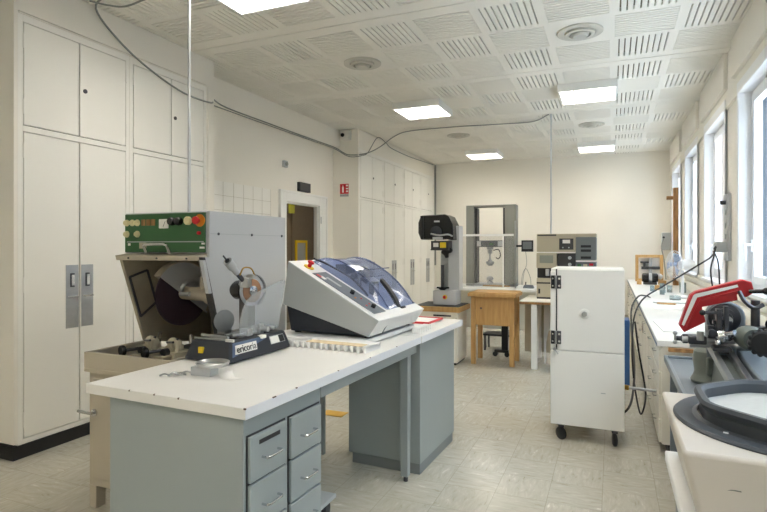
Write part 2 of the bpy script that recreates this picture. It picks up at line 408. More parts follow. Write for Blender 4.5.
# door
fr = MB()
fr.box(XW, XW + .03, 6.04, DY0, 0, 2.165).box(XW, XW + .03, DY1, 7.31, 0, 2.165).box(XW, XW + .03, DY0, DY1, DZ, 2.165)
fr.box(XW - .07, XW, DY0, DY0 + .02, 0, DZ).box(XW - .07, XW, DY1 - .02, DY1, 0, DZ).box(XW - .07, XW, DY0 + .02, DY1 - .02, DZ - .02, DZ)
fr.box(XW + .03, XW + .042, 6.04, 6.07, 0, 2.165).box(XW + .03, XW + .042, 7.28, 7.31, 0, 2.165).box(XW + .03, XW + .042, 6.07, 7.28, 2.135, 2.165)
dr = st(fr.build('door_1', 'white', None, .004))
for z in (.3, 1.05, 1.8): MB().cyl((XW + .034, 7.12, z - .05), (XW + .034, 7.12, z + .05), .007).build('door_hinge', 'steel', dr)
# corridor beyond the door
wallbox('wall_corridor', 'brownpanel', [(-5.75, -5.6, 4.6, 12, 0, 2.6)] + [(-5.6, -5.57, y, y + .05, 0, 2.6) for y in (8.78, 9.62, 10.3, 11.0)])
st(bx('trim_12', 'brownpanel', None, -5.6, -5.52, 8.3, 8.62, 0, 2.6))
wallbox('wall_corridor_end', 'brownpanel', [(-5.6, XW - .07, 12, 12.1, 0, 2.6), (-5.6, XW - .07, 4.5, 4.6, 0, 2.6)])
st(bx('ceiling_corridor', 'ceil', None, -5.8, XW - .07, 4.4, 12.1, 2.6, 2.7, bevel=0))
c_l = bpy.data.lights.new('corridor_lamp', 'AREA'); c_l.size = .5; c_l.energy = 5; c_l.color = (1, .9, .7)
o = bpy.data.objects.new('corridor_lamp', c_l); COL.objects.link(o); o.location = (-4.9, 8, 2.58)
t = thing('picture_frame', 'yellow framed grey picture on the brown corridor wall seen through the doorway', 'picture', (-5.6, 9.12, 1.32))
MB().box(0, .03, -.21, -.16, -.27, .21).box(0, .03, .16, .21, -.27, .21).box(0, .03, -.16, .16, .16, .21).box(0, .03, -.16, .16, -.27, -.22).build('frame', 'yellow', t, .003)
bx('picture', 'casegrey', t, 0, .012, -.16, .16, -.22, .16, bevel=0)
g = bx('corridor_sign', 'olive', None, -5.45, -5.42, 8.45, 8.62, 2.02, 2.2); tag(g, 'yellow green sign high up at the left of the doorway opening', 'sign')
st(MB().box(XW, XW + .006, 4.40, 5.86, 1.2, 2.14).build('trim_13', 'closet'))
tb = MB()
for k in range(8): tb.box(XW + .006, XW + .0075, 4.56 + .185 * k, 4.563 + .185 * k, 1.2, 2.14)
for k in range(6): tb.box(XW + .006, XW + .0075, 4.40, 5.86, 1.98 - .165 * k, 1.983 - .165 * k)
st(tb.build('trim_14', 'groove'))

# ---------------------------------------------------------------- built-in cupboards
def cupboard(label, y0, y1, zr0, zr1, ztop, handle, lockside, group, pulls=True):
    """one bay: carcass + two upper and two lower doors, y0..y1 frame edges"""
    t = thing('built_in_cupboard', label, 'cupboard', (XC, y0, 0), 0, group)
    L = y1 - y0; m = .035; x = -.018
    fr = MB().m('gap').box(-.42, -.05, .002, L - .002, .09, ztop + .045).m('closet')
    fr.box(-.05, 0, 0, m, .088, ztop + .06).box(-.05, 0, L - m, L, .088, ztop + .06)
    fr.box(-.05, 0, m, L - m, .088, .122).box(-.05, 0, m, L - m, zr1 + .001, zr0 - .001).box(-.05, 0, m, L - m, ztop, ztop + .06)
    fr.build('carcass', None, t, .002)
    mid = L / 2; g = .005
    for i, (a, b) in enumerate(((m + g, mid - g), (mid + g, L - m - g))):
        for j, (za, zb) in enumerate(((.122 + g, zr1 - g), (zr0 + g, ztop - g))):
            d = bx('door', 'closet', t, x, .003, a, b, za, zb, bevel=.003)
            hy = a - .003 if i == 0 else b + .003
            for z in ((za + .12, zb - .12) if j else (za + .12, (za + zb) / 2, zb - .12)):
                MB().cyl((.004, hy, z - .05), (.004, hy, z + .05), .0055, seg=8).build('hinge', 'closet', d)
            if j == 1 and i == lockside:
                ly = a + .04 if i == 1 else b - .04
                MB().cyl((.003, ly, (za + zb) / 2), (.009, ly, (za + zb) / 2), .016).build('lock', 'darksteel', d)
            if j == 0 and pulls:
                s0, s1 = (b - .105, b - .008) if i == 0 else (a + .008, a + .105)
                z0, z1 = handle
                pl = bx('handle_plate', 'steel', d, .003, .007, s0, s1, z0, z1, bevel=.001)
                yc = (s0 + s1) / 2
                MB().m('darksteel').box(.007, .0085, yc - .018, yc + .018, z1 - .16, z1 - .06).m('chrome').box(.0085, .018, yc - .012, yc + .012, z1 - .15, z1 - .07).build('pull', None, pl, .003)
                MB().box(.007, .020, s0 + .006, s1 - .006, z1 - .235, z1 - .222).build('latch_bar', 'chrome', pl, .002)
    return t
cupboard('cream built-in cupboard nearest the left edge of the photo with steel handle plates', 2.355, 3.2535, 2.212, 2.17, 2.90, (.815, 1.27), 1, 'cream built-in cupboards')
cupboard('cream built-in cupboard right of the nearest one, partly behind the green-fronted machine', 3.2545, 4.155, 2.212, 2.17, 2.895, (.815, 1.27), 1, 'cream built-in cupboards')
FL = ['cream far cupboard beside the fire extinguisher sign pier', 'cream far cupboard, second from the sign pier', 'cream far cupboard, third from the sign pier', 'cream far cupboard in the far left corner by the back wall']
for k in range(4):
    cupboard(FL[k], 7.60 + k * .965, 8.5645 + k * .965, 2.18, 2.145, 2.87, (.66, 1.16), 1, 'cream built-in cupboards')

# ---------------------------------------------------------------- ceiling lamps and speakers
def lamp(label, x, y):
    t = thing('ceiling_light', label, 'ceiling light', (x, y, ZC), 0, 'square recessed-louvre ceiling lights')
    h = .31; z = -.085
    hs = MB().box(-h, h, -h, -h + .02, z, 0).box(-h, h, h - .02, h, z, 0).box(-h, -h + .02, -h + .02, h - .02, z, 0).box(h - .02, h, -h + .02, h - .02, z, 0).box(-h + .02, h - .02, -h + .02, h - .02, -.012, 0)
    hs.build('housing', 'white', t, .002)
    MB().box(-h + .025, h - .025, -h + .025, h - .025, -.05, -.04).build('diffuser', 'lampglow', t)
    lv = MB()
    for k in range(1, 4): q = -h + .02 + (2 * h - .04) * k / 4; lv.box(q - .004, q + .004, -h + .02, h - .02, z + .004, -.052)
    for k in range(1, 9): q = -h + .02 + (2 * h - .04) * k / 9; lv.box(-h + .02, h - .02, q - .0015, q + .0015, z + .006, -.052)
    lv.build('louvre', 'white', t); return t
M['lampglow'] = mat('lamp_diffuser', '#ffffff', .5, emit='#fff8ef', es=LAMP)
LX = (-2.26, -.255)
for y, n in ((6.68, 'middle'), (10.36, 'far'), (3.03, 'near'), (-.62, 'rear')):
    for x, s in zip(LX, ('left', 'right')):
        if n == 'near': lab = {'left': 'lit square ceiling light at the top left edge of the photo above the grinder', 'right': 'lit square ceiling light overhead above the photo'}[s]
        elif n == 'rear': lab = 'lit square ceiling light behind the camera, on the %s' % s
        else: lab = 'lit square ceiling light, %s one of the %s pair' % (s, 'nearer' if n == 'middle' else 'farther')
        lamp(lab, x, y)
for x, y, s in ((-.25, 4.87, 'right round ceiling vent of the nearer pair, closest to the windows'), (-2.28, 4.87, 'left round ceiling vent of the nearer pair, above the workbench'), (-.28, 8.62, 'right round ceiling vent of the farther pair'), (-2.31, 8.62, 'left round ceiling vent of the farther pair, near the ceiling cable')):
    t = thing('ceiling_vent', s, 'ceiling vent', (x, y, ZC), 0, 'round ceiling vents')
    MB().lathe([(.185, 0), (.185, -.012), (.15, -.018), (.125, -.012), (.12, 0)], seg=32).build('rim', 'ltvent', t) if 'ltvent' in M else None
    M.setdefault('ltvent', mat('vent_enamel', '#c9c6bb', .5))
    if not [c for c in bpy.data.objects if c.parent == t]: MB().lathe([(.185, 0), (.185, -.012), (.15, -.018), (.125, -.012), (.12, 0)], seg=32).build('rim', 'ltvent', t)
    MB().lathe([(.118, -.004), (.118, -.028), (.09, -.032), (.085, -.004)], seg=32).build('outer_cone', 'ltvent', t)
    MB().lathe([(.118, -.0035), (.085, -.0035)], seg=32).build('recess_shade', 'lens', t); MB().lathe([(.0, -.05), (.055, -.048), (.07, -.035), (.07, -.002), (0, -.002)], seg=28).build('inner_cone', 'ltvent', t)  # flat grey ring paints the dark gap between the vent rings

# ---------------------------------------------------------------- wall fittings
t = thing('emergency_light', 'black rectangular sign box above the door', 'sign', (XW, 6.65, 2.245))
bx('housing', 'black', t, 0, .045, -.15, .15, -.065, .065, bevel=.006); bx('lens', 'instrdk', t, .045, .05, -.135, .135, -.052, .052)
t = thing('wall_sensor', 'small grey wall sensor above the doorway, left of the black sign box', 'sensor', (XW, 6.17, 2.51))
bx('housing', 'casegrey', t, 0, .04, -.045, .045, -.045, .045, bevel=.008); MB().cyl((.04, 0, 0), (.055, 0, 0), .025).build('cap', 'lens', t)
t = thing('alarm_box', 'small grey alarm box high on the pier by the far cupboards', 'alarm', (-3.80, 7.56, 3.13))
bx('housing', 'ceil', t, -.075, .075, -.09, 0, -.075, .075, bevel=.008); MB().cyl((-.035, -.09, 0), (-.035, -.10, 0), .03).build('sounder', 'black', t)
t = thing('fire_sign', 'red fire extinguisher sign on the pier beside the far cupboards', 'sign', (-3.85, 7.56, 2.30))
bx('plate', 'redp', t, -.075, .075, -.004, 0, -.07, .085, bevel=0)
MB().cyl((-.02, -.0045, -.05), (-.02, -.0045, .03), .001, seg=4).box(-.038, -.008, -.0055, -.004, -.05, .035).box(-.03, -.016, -.0055, -.004, .035, .06).build('extinguisher_symbol', 'paper', t)
MB().box(.03, .068, -.0055, -.004, .045, .07).box(.03, .068, -.0055, -.004, 0, .02).box(.03, .068, -.0055, -.004, -.045, -.02).build('flame_symbol', 'paper', t)
bx('caption_plate', 'casegrey', t, -.075, .075, -.004, 0, -.115, -.072, bevel=0)
text('caption', 'EXTINCTEUR', 'instrdk', t, (0, -.0045, -.094), (R(90), 0, 0), .024)

def cable(name, label, m, r, pts, cat='cable', seg=8):
    o = MB().tube(pts, r, seg).build(name, m); return tag(o, label, cat)
cable('ceiling_cable', 'grey cable swooping down across the near cupboards and along the left wall', 'cable', .008,
      [(-3.29, 2.80, 3.215), (-3.57, 2.91, 3.19), (-3.585, 3.127, 3.03), (-3.585, 3.427, 2.90), (-3.585, 3.832, 2.80), (-3.585, 4.2, 2.80), (-3.75, 4.40, 2.915), (-3.90, 4.8, 2.93), (-3.905, 5.6, 2.925), (-3.905, 6.5, 2.92), (-3.90, 7.3, 2.92), (-3.85, 7.5, 2.87),
       (-3.70, 7.45, 2.81), (-3.56, 7.70, 2.86), (-3.45, 8.0, 3.00), (-3.20, 8.05, 3.17), (-2.89, 7.93, 3.205), (-2.17, 7.92, 3.205), (-1.52, 8.0, 3.205), (-1.05, 8.0, 3.20), (-.80, 7.7, 3.21)])
cable('ceiling_cable', 'second grey cable branching along the top of the far cupboards into the corner', 'cable', .0065,
      [(-3.905, 4.6, 2.905), (-3.90, 5.5, 2.90), (-3.90, 6.6, 2.90), (-3.90, 7.3, 2.90), (-3.72, 7.46, 2.79), (-3.57, 7.62, 2.82), (-3.55, 7.80, 2.90), (-3.5, 8.05, 3.17), (-3.5, 8.40, 3.15), (-3.56, 8.8, 3.13), (-3.58, 9.7, 3.13), (-3.58, 10.6, 3.16), (-3.585, 11.3, 3.19)])
cable('corner_conduit', 'grey conduit running down the far left corner of the room', 'cable', .02, [(-3.585, 11.44, 3.2), (-3.585, 11.44, 1.0)])
cable('ceiling_cable', 'short grey cable loop at the ceiling in the top left of the photo', 'cable', .007, [(-3.52, 2.82, 3.2), (-3.4, 2.87, 3.17), (-3.28, 2.92, 3.16), (-3.1, 2.95, 3.2)])
cable('power_pole', 'thin pale pole dropping from the ceiling to the green-fronted machine', 'alum', .0095, [(-2.50, 2.72, 3.21), (-2.50, 2.72, 1.602)], 'pole')
cable('power_pole', 'thin grey conduit dropping from the ceiling behind the beige instrument', 'alum', .011, [(-.765, 7.68, 3.21), (-.765, 7.68, .01)], 'pole')
t = thing('socket_panel', 'grey socket panel on the pier between the two nearest windows', 'socket panel', (XR + .02, 5.98, 1.60))
bx('plate', 'alum', t, -.03, 0, -.10, .10, -.33, .30, bevel=.004)
for z in (.13, -.0, -.1): MB().cyl((-.03, 0, z), (-.038, 0, z), .028).build('socket', 'casegrey', t)
MB().cyl((-.03, 0, .22), (-.075, 0, .22), .02).build('switch', 'black', t)
bx('plug_block', 'casegrey', t, -.10, -.03, -.06, .13, -.02, .05) if False else bx('plug_block', 'casegrey', t, -.12, -.03, -.10, .06, -.25, -.15)

# ================================================================ WORKBENCHES
BA = -R(2.44)
t = thing('workbench', 'grey-blue workbench with white top and drawers in the foreground, carrying the black saw', 'workbench', (-1.129, 1.488, 0), BA)
top = bx('worktop', 'benchtop', t, -.795, 0, 0, 1.612, .82, .86, bevel=.003)
bx('edge_band', 'benchedge', top, 0, .0015, .001, 1.611, .821, .859, bevel=0)
for x, y, s in ((-.002, .0, .004), (-.42, 0, .0025), (-.30, 0, .003), (-.55, 0, .002)): MB().box(x - s, x + s, -.0012, .004, .855, .8605).build('edge_chip', 'chipm', top)
for y, s in ((.16, .010), (.30, .005), (.62, .003), (.93, .003), (1.25, .004)): MB().box(-.003, .0022, y - s, y + s, .857, .8606).build('edge_chip', 'chipm', top)
pd = MB().box(-.682, -.024, .02, .51, .0, .815); pd.build('pedestal', 'bench', t, .003)
for cy in (.035, .275):
    for k, z in enumerate((.588, .422, .256, .09)):
        gp = MB().box(-.0245, -.022, cy - .002, cy + .222, z - .002, z + .166).build('drawer_gap', 'instrdk', t)
        d = bx('drawer', 'bench', t, -.022, -.008, cy + .003, cy + .217, z + .002, z + .160, bevel=.003)
        yc = cy + .112; zc = z + .075
        MB().tube([(-.008, yc - .045, zc), (.012, yc - .045, zc), (.018, yc - .035, zc), (.018, yc + .035, zc), (.012, yc + .045, zc), (-.008, yc + .045, zc)], .0045, 8, False).build('handle', 'chrome', d)
        if k == 0 and cy < .1:
            MB().box(-.008, -.0065, cy + .05, cy + .17, z + .124, z + .139).build('label_holder', 'instrdk', d)
MB().box(-.045, -.02, .51, 1.59, .765, .82).box(-.79, -.765, .51, 1.59, .765, .82).box(-.79, -.02, 1.565, 1.59, .765, .82).build('apron', 'bench', t, .003)

for lx in (-.075, -.755):
    lg = MB().box(lx - .025, lx + .02, 1.53, 1.575, .03, .77, top=(-.004, -.004)).build('leg', 'bench', t, .004)
    MB().cyl((lx, 1.552, 0), (lx, 1.552, .032), .014).build('foot', 'darksteel', lg)
# second bench beyond it
t2 = thing('workbench', 'shorter grey-blue cupboard bench with white top at the far end of the foreground workbench', 'workbench', (-1.129 + .0426 * 1.622, 1.488 + .9991 * 1.622, 0), BA)
top = bx('worktop', 'benchtop', t2, -.80, .002, .0, .83, .818, .86, bevel=.003)
bx('edge_band', 'benchedge', top, .002, .0035, .001, .829, .819, .859, bevel=0)
MB().box(-.52, -.022, .03, .70, .07, .818).build('cabinet_body', 'bench', t2, .003)
MB().box(-.50, -.03, .045, .69, 0, .07).build('plinth', 'bench_dark', t2, .002)
MB().box(-.76, -.73, .72, .75, 0, .818).build('leg', 'bench', t2, .003)
MB().box(-.76, -.73, .06, .09, 0, .818).build('leg', 'bench', t2, .003)

# ================================================================ GREEN-FRONTED WET GRINDER
X0, X1 = -2.62, -2.0
t = thing('abrasive_cutter', 'large beige floor-standing cut-off machine with green control panel and open hood', 'machine', (0, 0, 0))
b = MB().box(X0 + .025, X1 - .015, 2.075, 3.06, .12, .73); b.build('base_cabinet', 'beige', t, .006)
bx('door', 'beige', t, X0 + .065, X1 - .03, 2.06, 2.075, .17, .70)
b = MB().tube([(X0 + .085, 2.06, .52), (X0 + .085, 2.035, .52), (X0 + .02, 2.01, .535)], .008, 8, False).cyl((X0 + .085, 2.06, .52), (X0 + .085, 2.052, .52), .02); b.build('door_handle', 'chrome', t)
for x in (X0 + .045, X1 - .06):
    for y in (2.107, 3.0): MB().box(x - .02, x + .03, y - .03, y + .03, 0, .12).build('leg', 'beige', t, .003)
# tray
b = MB(); tx0, tx1, ty0, ty1, z0, z1 = X0 + .022, X1, 2.045, 2.44, .735, .84
b.box(tx0, tx1, ty0, ty1, z0, z0 + .02).box(tx0, tx1, ty0, ty0 + .02, z0 + .02, z1).box(tx0, tx0 + .02, ty0 + .02, ty1, z0 + .02, z1).box(tx1 - .02, tx1, ty0 + .02, ty1, z0 + .02, z1)
b.build('tray', 'beige', t, .003)
MB().box(tx0 + .02, tx1 - .02, ty0 + .02, 3.03, z0 + .02, z0 + .026).build('tray_liner', 'instrdk', t)
# housing: side panels with the slanted mouth
side = [(2.285, 1.345), (2.43, .84), (3.06, .735), (3.06, 1.345)]
sideL = [(2.285, 1.345), (2.46, .83), (3.06, .735), (3.06, 1.345)]
MB().prism(sideL, lambda a, b_, t_: (t_, a, b_), X0, X0 + .02).build('left_side_panel', 'beige_in', t, .002)
rp = [(2.29, 1.345), (2.43, .86), (2.52, .735), (3.065, .735), (3.065, 1.595), (2.33, 1.595), (2.33, 1.345)]
sp = MB().prism(rp, lambda a, b_, t_: (t_, a, b_), X1 - .02, X1).build('right_side_panel', 'ltgrey', t, .003)
bx('panel_seam', 'casegrey', sp, X1, X1 + .0015, 2.335, 3.06, 1.470, 1.474, bevel=0)
for y in (2.40, 2.70, 3.02): MB().cyl((X1, y, 1.472), (X1 + .004, y, 1.472), .008, seg=10).build('screw', 'darksteel', sp)
MB().prism([(2.27, 1.345), (2.42, .86), (2.435, .86), (2.29, 1.345)], lambda a, b_, t_: (t_, a, b_), X1 - .03, X1 + .004).build('mouth_trim', 'instrdk', t)
MB().prism([(2.262, 1.33), (2.31, 1.15), (2.335, 1.15), (2.285, 1.33)], lambda a, b_, t_: (t_, a, b_), X1 - .012, X1 + .012).build('splash_strip', 'ltgrey', t, .002)
bx('back_panel', 'beige_in', t, X0 + .02, X1 - .02, 3.04, 3.06, .76, 1.345)
bx('inner_wall', 'beige_in', t, X0 + .30, X1 - .02, 2.74, 2.76, .762, 1.06)
# roof lip over the mouth
b = MB().prism([(2.262, 1.352), (2.27, 1.325), (3.06, 1.325), (3.06, 1.362), (2.34, 1.362)], lambda a, b_, t_: (t_, a, b_), X0 - .002, X1 - .021)
b.build('hood_lip', 'beige', t, .003)
sc = MB()
for x in (-2.52, -2.31, -2.1): sc.cyl((x, 2.268, 1.338), (x, 2.260, 1.338), .005, seg=8)
sc.build('lip_screws', 'darksteel', t)
MB().tube([(-2.42, 2.30, 1.362), (-2.42, 2.275, 1.41), (-2.40, 2.27, 1.415), (-2.27, 2.27, 1.415), (-2.25, 2.275, 1.41), (-2.25, 2.30, 1.362)], .008, 8, False).build('hood_handle', 'chrome', t)
# left inner window
b = MB()
fpts = [(2.34, 1.225), (2.47, 1.26), (2.54, 1.06), (2.42, .985)]
for (p, q) in zip(fpts, fpts[1:] + fpts[:1]): b.cyl((X0 + .026, p[0], p[1]), (X0 + .026, q[0], q[1]), .007, seg=6)
b.build('inspection_window_frame', 'instrdk', t)
# control box
cb = MB().box(X0, X1 - .021, 2.33, 3.06, 1.364, 1.595); cb.build('control_housing', 'ltgrey', t, .006)
pn = bx('control_panel', 'green', t, X0 + .012, X1 - .024, 2.318, 2.33, 1.37, 1.588, bevel=.003)
def PX(px): return X0 + (px - 50) / 550 * .60          # panel positions along its width
def PZ(pz): return 1.59 - (pz - 80) / 225 * .218
for px, pz in ((77, 133), (117, 133), (152, 133), (77, 200), (152, 200)):
    MB().lathe([(.019, 0), (.019, .006), (.013, .009), (.013, .017), (0, .018)], (PX(px), 2.318, PZ(pz)), (0, -1, 0), 18).build('knob', 'cream_kn', pn)
for px in (195, 230, 262): bx('indicator', 'wooddk', pn, PX(px) - .014, PX(px) + .014, 2.312, 2.318, PZ(133) - .018, PZ(133) + .018, bevel=.002)
mt = bx('meter', 'paper', pn, PX(335) - .033, PX(335) + .033, 2.31, 2.318, PZ(142) - .026, PZ(142) + .026, bevel=.003)
MB().tube([(PX(335), 2.309, PZ(160)), (PX(350), 2.309, PZ(128))], .0012, 5).build('needle', 'black', mt)
for px in (395, 440): MB().lathe([(.022, 0), (.024, .012), (.02, .028), (0, .029)], (PX(px), 2.318, PZ(130)), (0, -1, 0), 18).build('selector_switch', 'blackgloss', pn)
MB().lathe([(.023, 0), (.023, .016), (.019, .02), (0, .02)], (PX(497), 2.318, PZ(128)), (0, -1, 0), 20).build('dial', 'cream_kn', pn)
e = MB().lathe([(.034, 0), (.034, .004), (0, .004)], (PX(568), 2.318, PZ(128)), (0, -1, 0), 24).build('emergency_plate', 'orange', pn)
MB().lathe([(.012, .004), (.012, .016), (.021, .019), (.021, .03), (0, .034)], (PX(560), 2.318, PZ(128)), (0, -1, 0), 20).build('emergency_button', 'redp', e)
MB().lathe([(.010, 0), (.010, .012), (0, .014)], (PX(565), 2.318, PZ(198)), (0, -1, 0), 14).build('red_lamp', 'redp', pn)
bx('trim_line', 'casegrey', pn, X0 + .03, X1 - .03, 2.3165, 2.318, PZ(249), PZ(243), bevel=0)
bx('rating_plate', 'instr', pn, PX(165), PX(213), 2.316, 2.318, PZ(285), PZ(250), bevel=0)
MB().box(PX(85), PX(102), 2.316, 2.318, PZ(268), PZ(254)).box(PX(578), PX(598), 2.316, 2.318, PZ(262), PZ(252)).box(PX(566), PX(596), 2.316, 2.318, PZ(285), PZ(274)).build('marking', 'paper', pn)
# wheel, guard, arm
n_ = Vector((math.cos(R(9.6)), -math.sin(R(9.6)), 0)); h_ = Vector((math.sin(R(9.6)), math.cos(R(9.6)), 0)); u_ = Vector((0, 0, 1)); wc = Vector((-2.40, 2.555, 1.112))
MB().lathe([(0, -.004), (.186, -.004), (.186, .004), (0, .004)], wc, n_, 48).build('cutting_wheel', 'disc', t)
g = MB(); pts = [(.203 * math.cos(R(a)), .203 * math.sin(R(a))) for a in range(-36, 145, 6)]
g.m('beige').prism(pts, lambda a, b_, t_: wc + h_ * a + u_ * b_ + n_ * t_, -.045, .010, False); g.build('wheel_guard', None, t, .003)
ed = Vector((math.cos(R(144)), math.sin(R(144)))); 
b = MB(); b.cyl(wc + h_ * (.19 * ed[0]) + u_ * (.19 * ed[1]) + n_ * .014, wc - h_ * (.21 * ed[0]) - u_ * (.21 * ed[1]) + n_ * .014, .005, seg=8); b.build('guard_edge_strip', 'ltgrey', t)
MB().prism(pts, lambda a, b_, t_: wc + h_ * a * .96 + u_ * b_ * .96 + n_ * t_, .0105, .013).build('guard_face', 'ltgrey', t)
ar = MB().lathe([(.0, .014), (.038, .014), (.04, .12), (.042, .22), (.058, .25), (.062, .34), (0, .342)], wc + Vector((0, 0, .01)), n_, 28); ar.build('spindle_housing', 'beige', t)
MB().cyl(wc + n_ * .20 + Vector((0, -.01, .04)), wc + n_ * .20 + Vector((0, -.01, .115)), .02).build('arm_boss', 'beige', t)
MB().tube([wc + n_ * .05 + Vector((0, -.05, .03)), wc + n_ * .075 + Vector((0, -.06, .06)), wc + n_ * .09 + Vector((0, -.01, .085)), wc + n_ * .1 + Vector((0, .04, .07))], .012, 8).build('coolant_pipe', 'alum', t)
MB().cyl(wc + n_ * .05 + Vector((0, -.06, .01)), wc + n_ * .12 + Vector((0, -.05, .012)), .013).build('coolant_tap', 'alum', t)
# vices in the tray
vb = MB(); vb.box(-2.43, -2.06, 2.20, 2.42, .762, .80).box(-2.40, -2.30, 2.12, 2.22, .762, .79).box(-2.24, -2.13, 2.10, 2.20, .762, .79); vb.box(-2.36, -2.30, 2.14, 2.30, .79, .83).box(-2.21, -2.14, 2.14, 2.30, .79, .83); vb.build('vice_bed', 'beige_in', t, .004)
for x in (-2.33, -2.17):
    MB().box(x - .045, x + .045, 2.20, 2.34, .80, .838).box(x - .035, x + .02, 2.22, 2.30, .838, .872).lathe([(0, -.03), (.026, -.03), (.03, -.02), (.03, .03), (.022, .04), (0, .04)], (x, 2.25, .882), (1, -.4, 0), 18).box(x - .05, x - .03, 2.19, 2.34, .80, .865).cyl((x + .03, 2.24, .838), (x + .03, 2.24, .90), .013).build('vice_jaw', 'instr', t, .004)
    MB().cyl((x + .0, 2.20, .845), (x + .0, 2.17, .845), .02).cyl((x + .03, 2.24, .90), (x + .03, 2.24, .912), .008).cyl((x - .02, 2.22, .89), (x + .05, 2.19, .90), .006).build('vice_bolts', 'darksteel', t)
    MB().cyl((x - .02, 2.24, .85), (x - .06, 2.12, .85), .009).build('vice_screw', 'darksteel', t)
    MB().lathe([(0, 0), (.027, .0), (.03, .01), (.027, .02), (0, .02)], (x - .06, 2.12, .85), (-.27, -.96, 0), 16).build('vice_handwheel', 'blackgloss', t)
MB().cyl((-2.36, 2.33, .86), (-2.32, 2.30, .925), .009).cyl((-2.13, 2.33, .87), (-2.13, 2.33, .92), .01).build('clamp_lever', 'chrome', t)
MB().tube([(-2.58, 2.09, .77), (-2.50, 2.14, .79), (-2.40, 2.2, .80), (-2.36, 2.3, .83)], .012, 8).build('drain_hose', 'wooddk', t)
MB().cyl((-2.45, 2.30, .10), (-2.1, 2.02, .035), .035).build('waste_pipe', 'casegrey', t)

# ================================================================ SMALL BLACK PRECISION SAW
t = thing('precision_saw', 'small black bench saw with clear plexiglass guard and copper-coloured disc', 'saw', (0, 0, .86))
def saw_at(x, y, z): return (x, y, z)
fp = [(-1.895, 2.02), (-1.60, 2.00), (-1.585, 2.49), (-1.88, 2.50)]
bs = MB()
lo = [bs.b.verts.new((x, y, .004)) for x, y in fp]
ins = [(.03, .03), (-.022, .03), (-.022, -.03), (.03, -.03)]
hi = [bs.b.verts.new((x + i, y + j, .098)) for (x, y), (i, j) in zip(fp, ins)]
bs.b.faces.new(lo[::-1]); bs.b.faces.new(hi)
for i in range(4): bs.b.faces.new((lo[i], lo[(i + 1) % 4], hi[(i + 1) % 4], hi[i]))
bs.build('base', 'charcoal', t, .012)
# front nameplates on the +X face (slopes inward)
import math as _m
def face_pt(s, z, off=.0015):
    """s: 0..1 along the right face from near to far, z height"""
    k = z / .094; x0, y0 = fp[1]; x1, y1 = fp[2]
    x = x0 + (x1 - x0) * s - .022 * k + off; y = (y0 + .03 * k) + ((y1 - .03 * k) - (y0 + .03 * k)) * s
    return Vector((x, y, z))
def plate(name, m, s0, s1, z0, z1, off):
    b = MB(); A = [face_pt(s0, z0, off), face_pt(s1, z0, off), face_pt(s1, z1, off), face_pt(s0, z1, off)]
    B = [p - Vector((.002, 0, 0)) for p in A]; va = [b.b.verts.new(p) for p in A]; vb_ = [b.b.verts.new(p) for p in B]
    b.b.faces.new(va); b.b.faces.new(vb_[::-1])
    for i in range(4): b.b.faces.new((va[i], va[(i + 1) % 4], vb_[(i + 1) % 4], vb_[i]))
    return b.build(name, m, t)
plate('front_panel', 'slate', .03, .60, .03, .092, .001)
np_ = plate('nameplate', 'paper', .07, .42, .040, .080, .0025)
c = face_pt(.245, .060, .004); text('lettering', 'ericoria', 'black', np_, c, (R(90 - 13), 0, R(90)), .047, .0012)
plate('data_plate', 'casegrey', .66, .93, .044, .084, .002); plate('data_plate_text', 'paper', .67, .82, .047, .081, .003); dp = plate('data_plate_dark', 'black', .83, .92, .047, .081, .003)
MB().box(-1.80, -1.775, 1.997 + .02, 2.03, .04, .068).build('warning_sticker', 'yellow', t)
# bed, rails
MB().box(-1.84, -1.66, 2.12, 2.42, .098, .103).build('deck', 'instrdk', t)
MB().cyl((-1.84, 2.09, .112), (-1.66, 2.06, .112), .008).cyl((-1.85, 2.05, .105), (-1.64, 2.05, .105), .004).cyl((-1.67, 2.10, .115), (-1.67, 2.45, .115), .008).cyl((-1.71, 2.10, .115), (-1.71, 2.45, .115), .006).build('guide_rail', 'steel', t)
MB().box(-1.70, -1.65, 2.20, 2.235, .10, .135).cyl((-1.70, 2.30, .125), (-1.60, 2.30, .125), .014).box(-1.66, -1.64, 2.285, 2.315, .098, .15).cyl((-1.72, 2.36, .12), (-1.62, 2.38, .12), .01).build('feed_slide', 'alum', t, .002)
bx('white_tag', 'paper', t, -1.628, -1.60, 2.245, 2.28, .085, .10, bevel=0)
MB().box(-1.60 - .06, -1.615, 2.04, 2.05, .098, .11).build('stop_block', 'paper', t)
# motor and disc
dc = Vector((-1.705, 2.305, .315)); dn = Vector((.974, -.225, 0)).normalized()
MB().lathe([(0, -.13), (.04, -.13), (.05, -.11), (.05, -.05), (.043, -.045), (.05, -.04), (.05, -.018), (0, -.018)], dc, dn, 24).build('motor', 'blackgloss', t)
MB().box(-1.80, -1.74, 2.32, 2.38, .098, .30).build('motor_post', 'instrdk', t, .004)
MB().lathe([(0, -.003), (.078, -.003), (.078, 0), (0, 0)], dc, dn, 40).build('cutting_disc', 'alum', t)
MB().lathe([(0, 0), (.060, 0), (.060, .002), (0, .003)], dc, dn, 36).build('copper_face', 'copper', t)
MB().lathe([(0, 0), (.026, .002), (.026, .012), (.010, .014), (.010, .03), (0, .03)], dc, dn, 20).build('flange', 'chrome', t)
g = MB(); 
for k in range(24):
    a0, a1 = R(-60 + 9 * k), R(-60 + 9 * (k + 1)); hh = Vector((-dn.y, dn.x, 0)); 
    f = lambda a, r, o: dc + hh * (r * math.cos(a)) + Vector((0, 0, 1)) * (r * math.sin(a)) + dn * o
    g.quad(f(a0, .086, -.012), f(a1, .086, -.012), f(a1, .086, .012), f(a0, .086, .012)); g.quad(f(a0, .074, -.012), f(a0, .086, -.012), f(a1, .086, -.012), f(a1, .074, -.012))
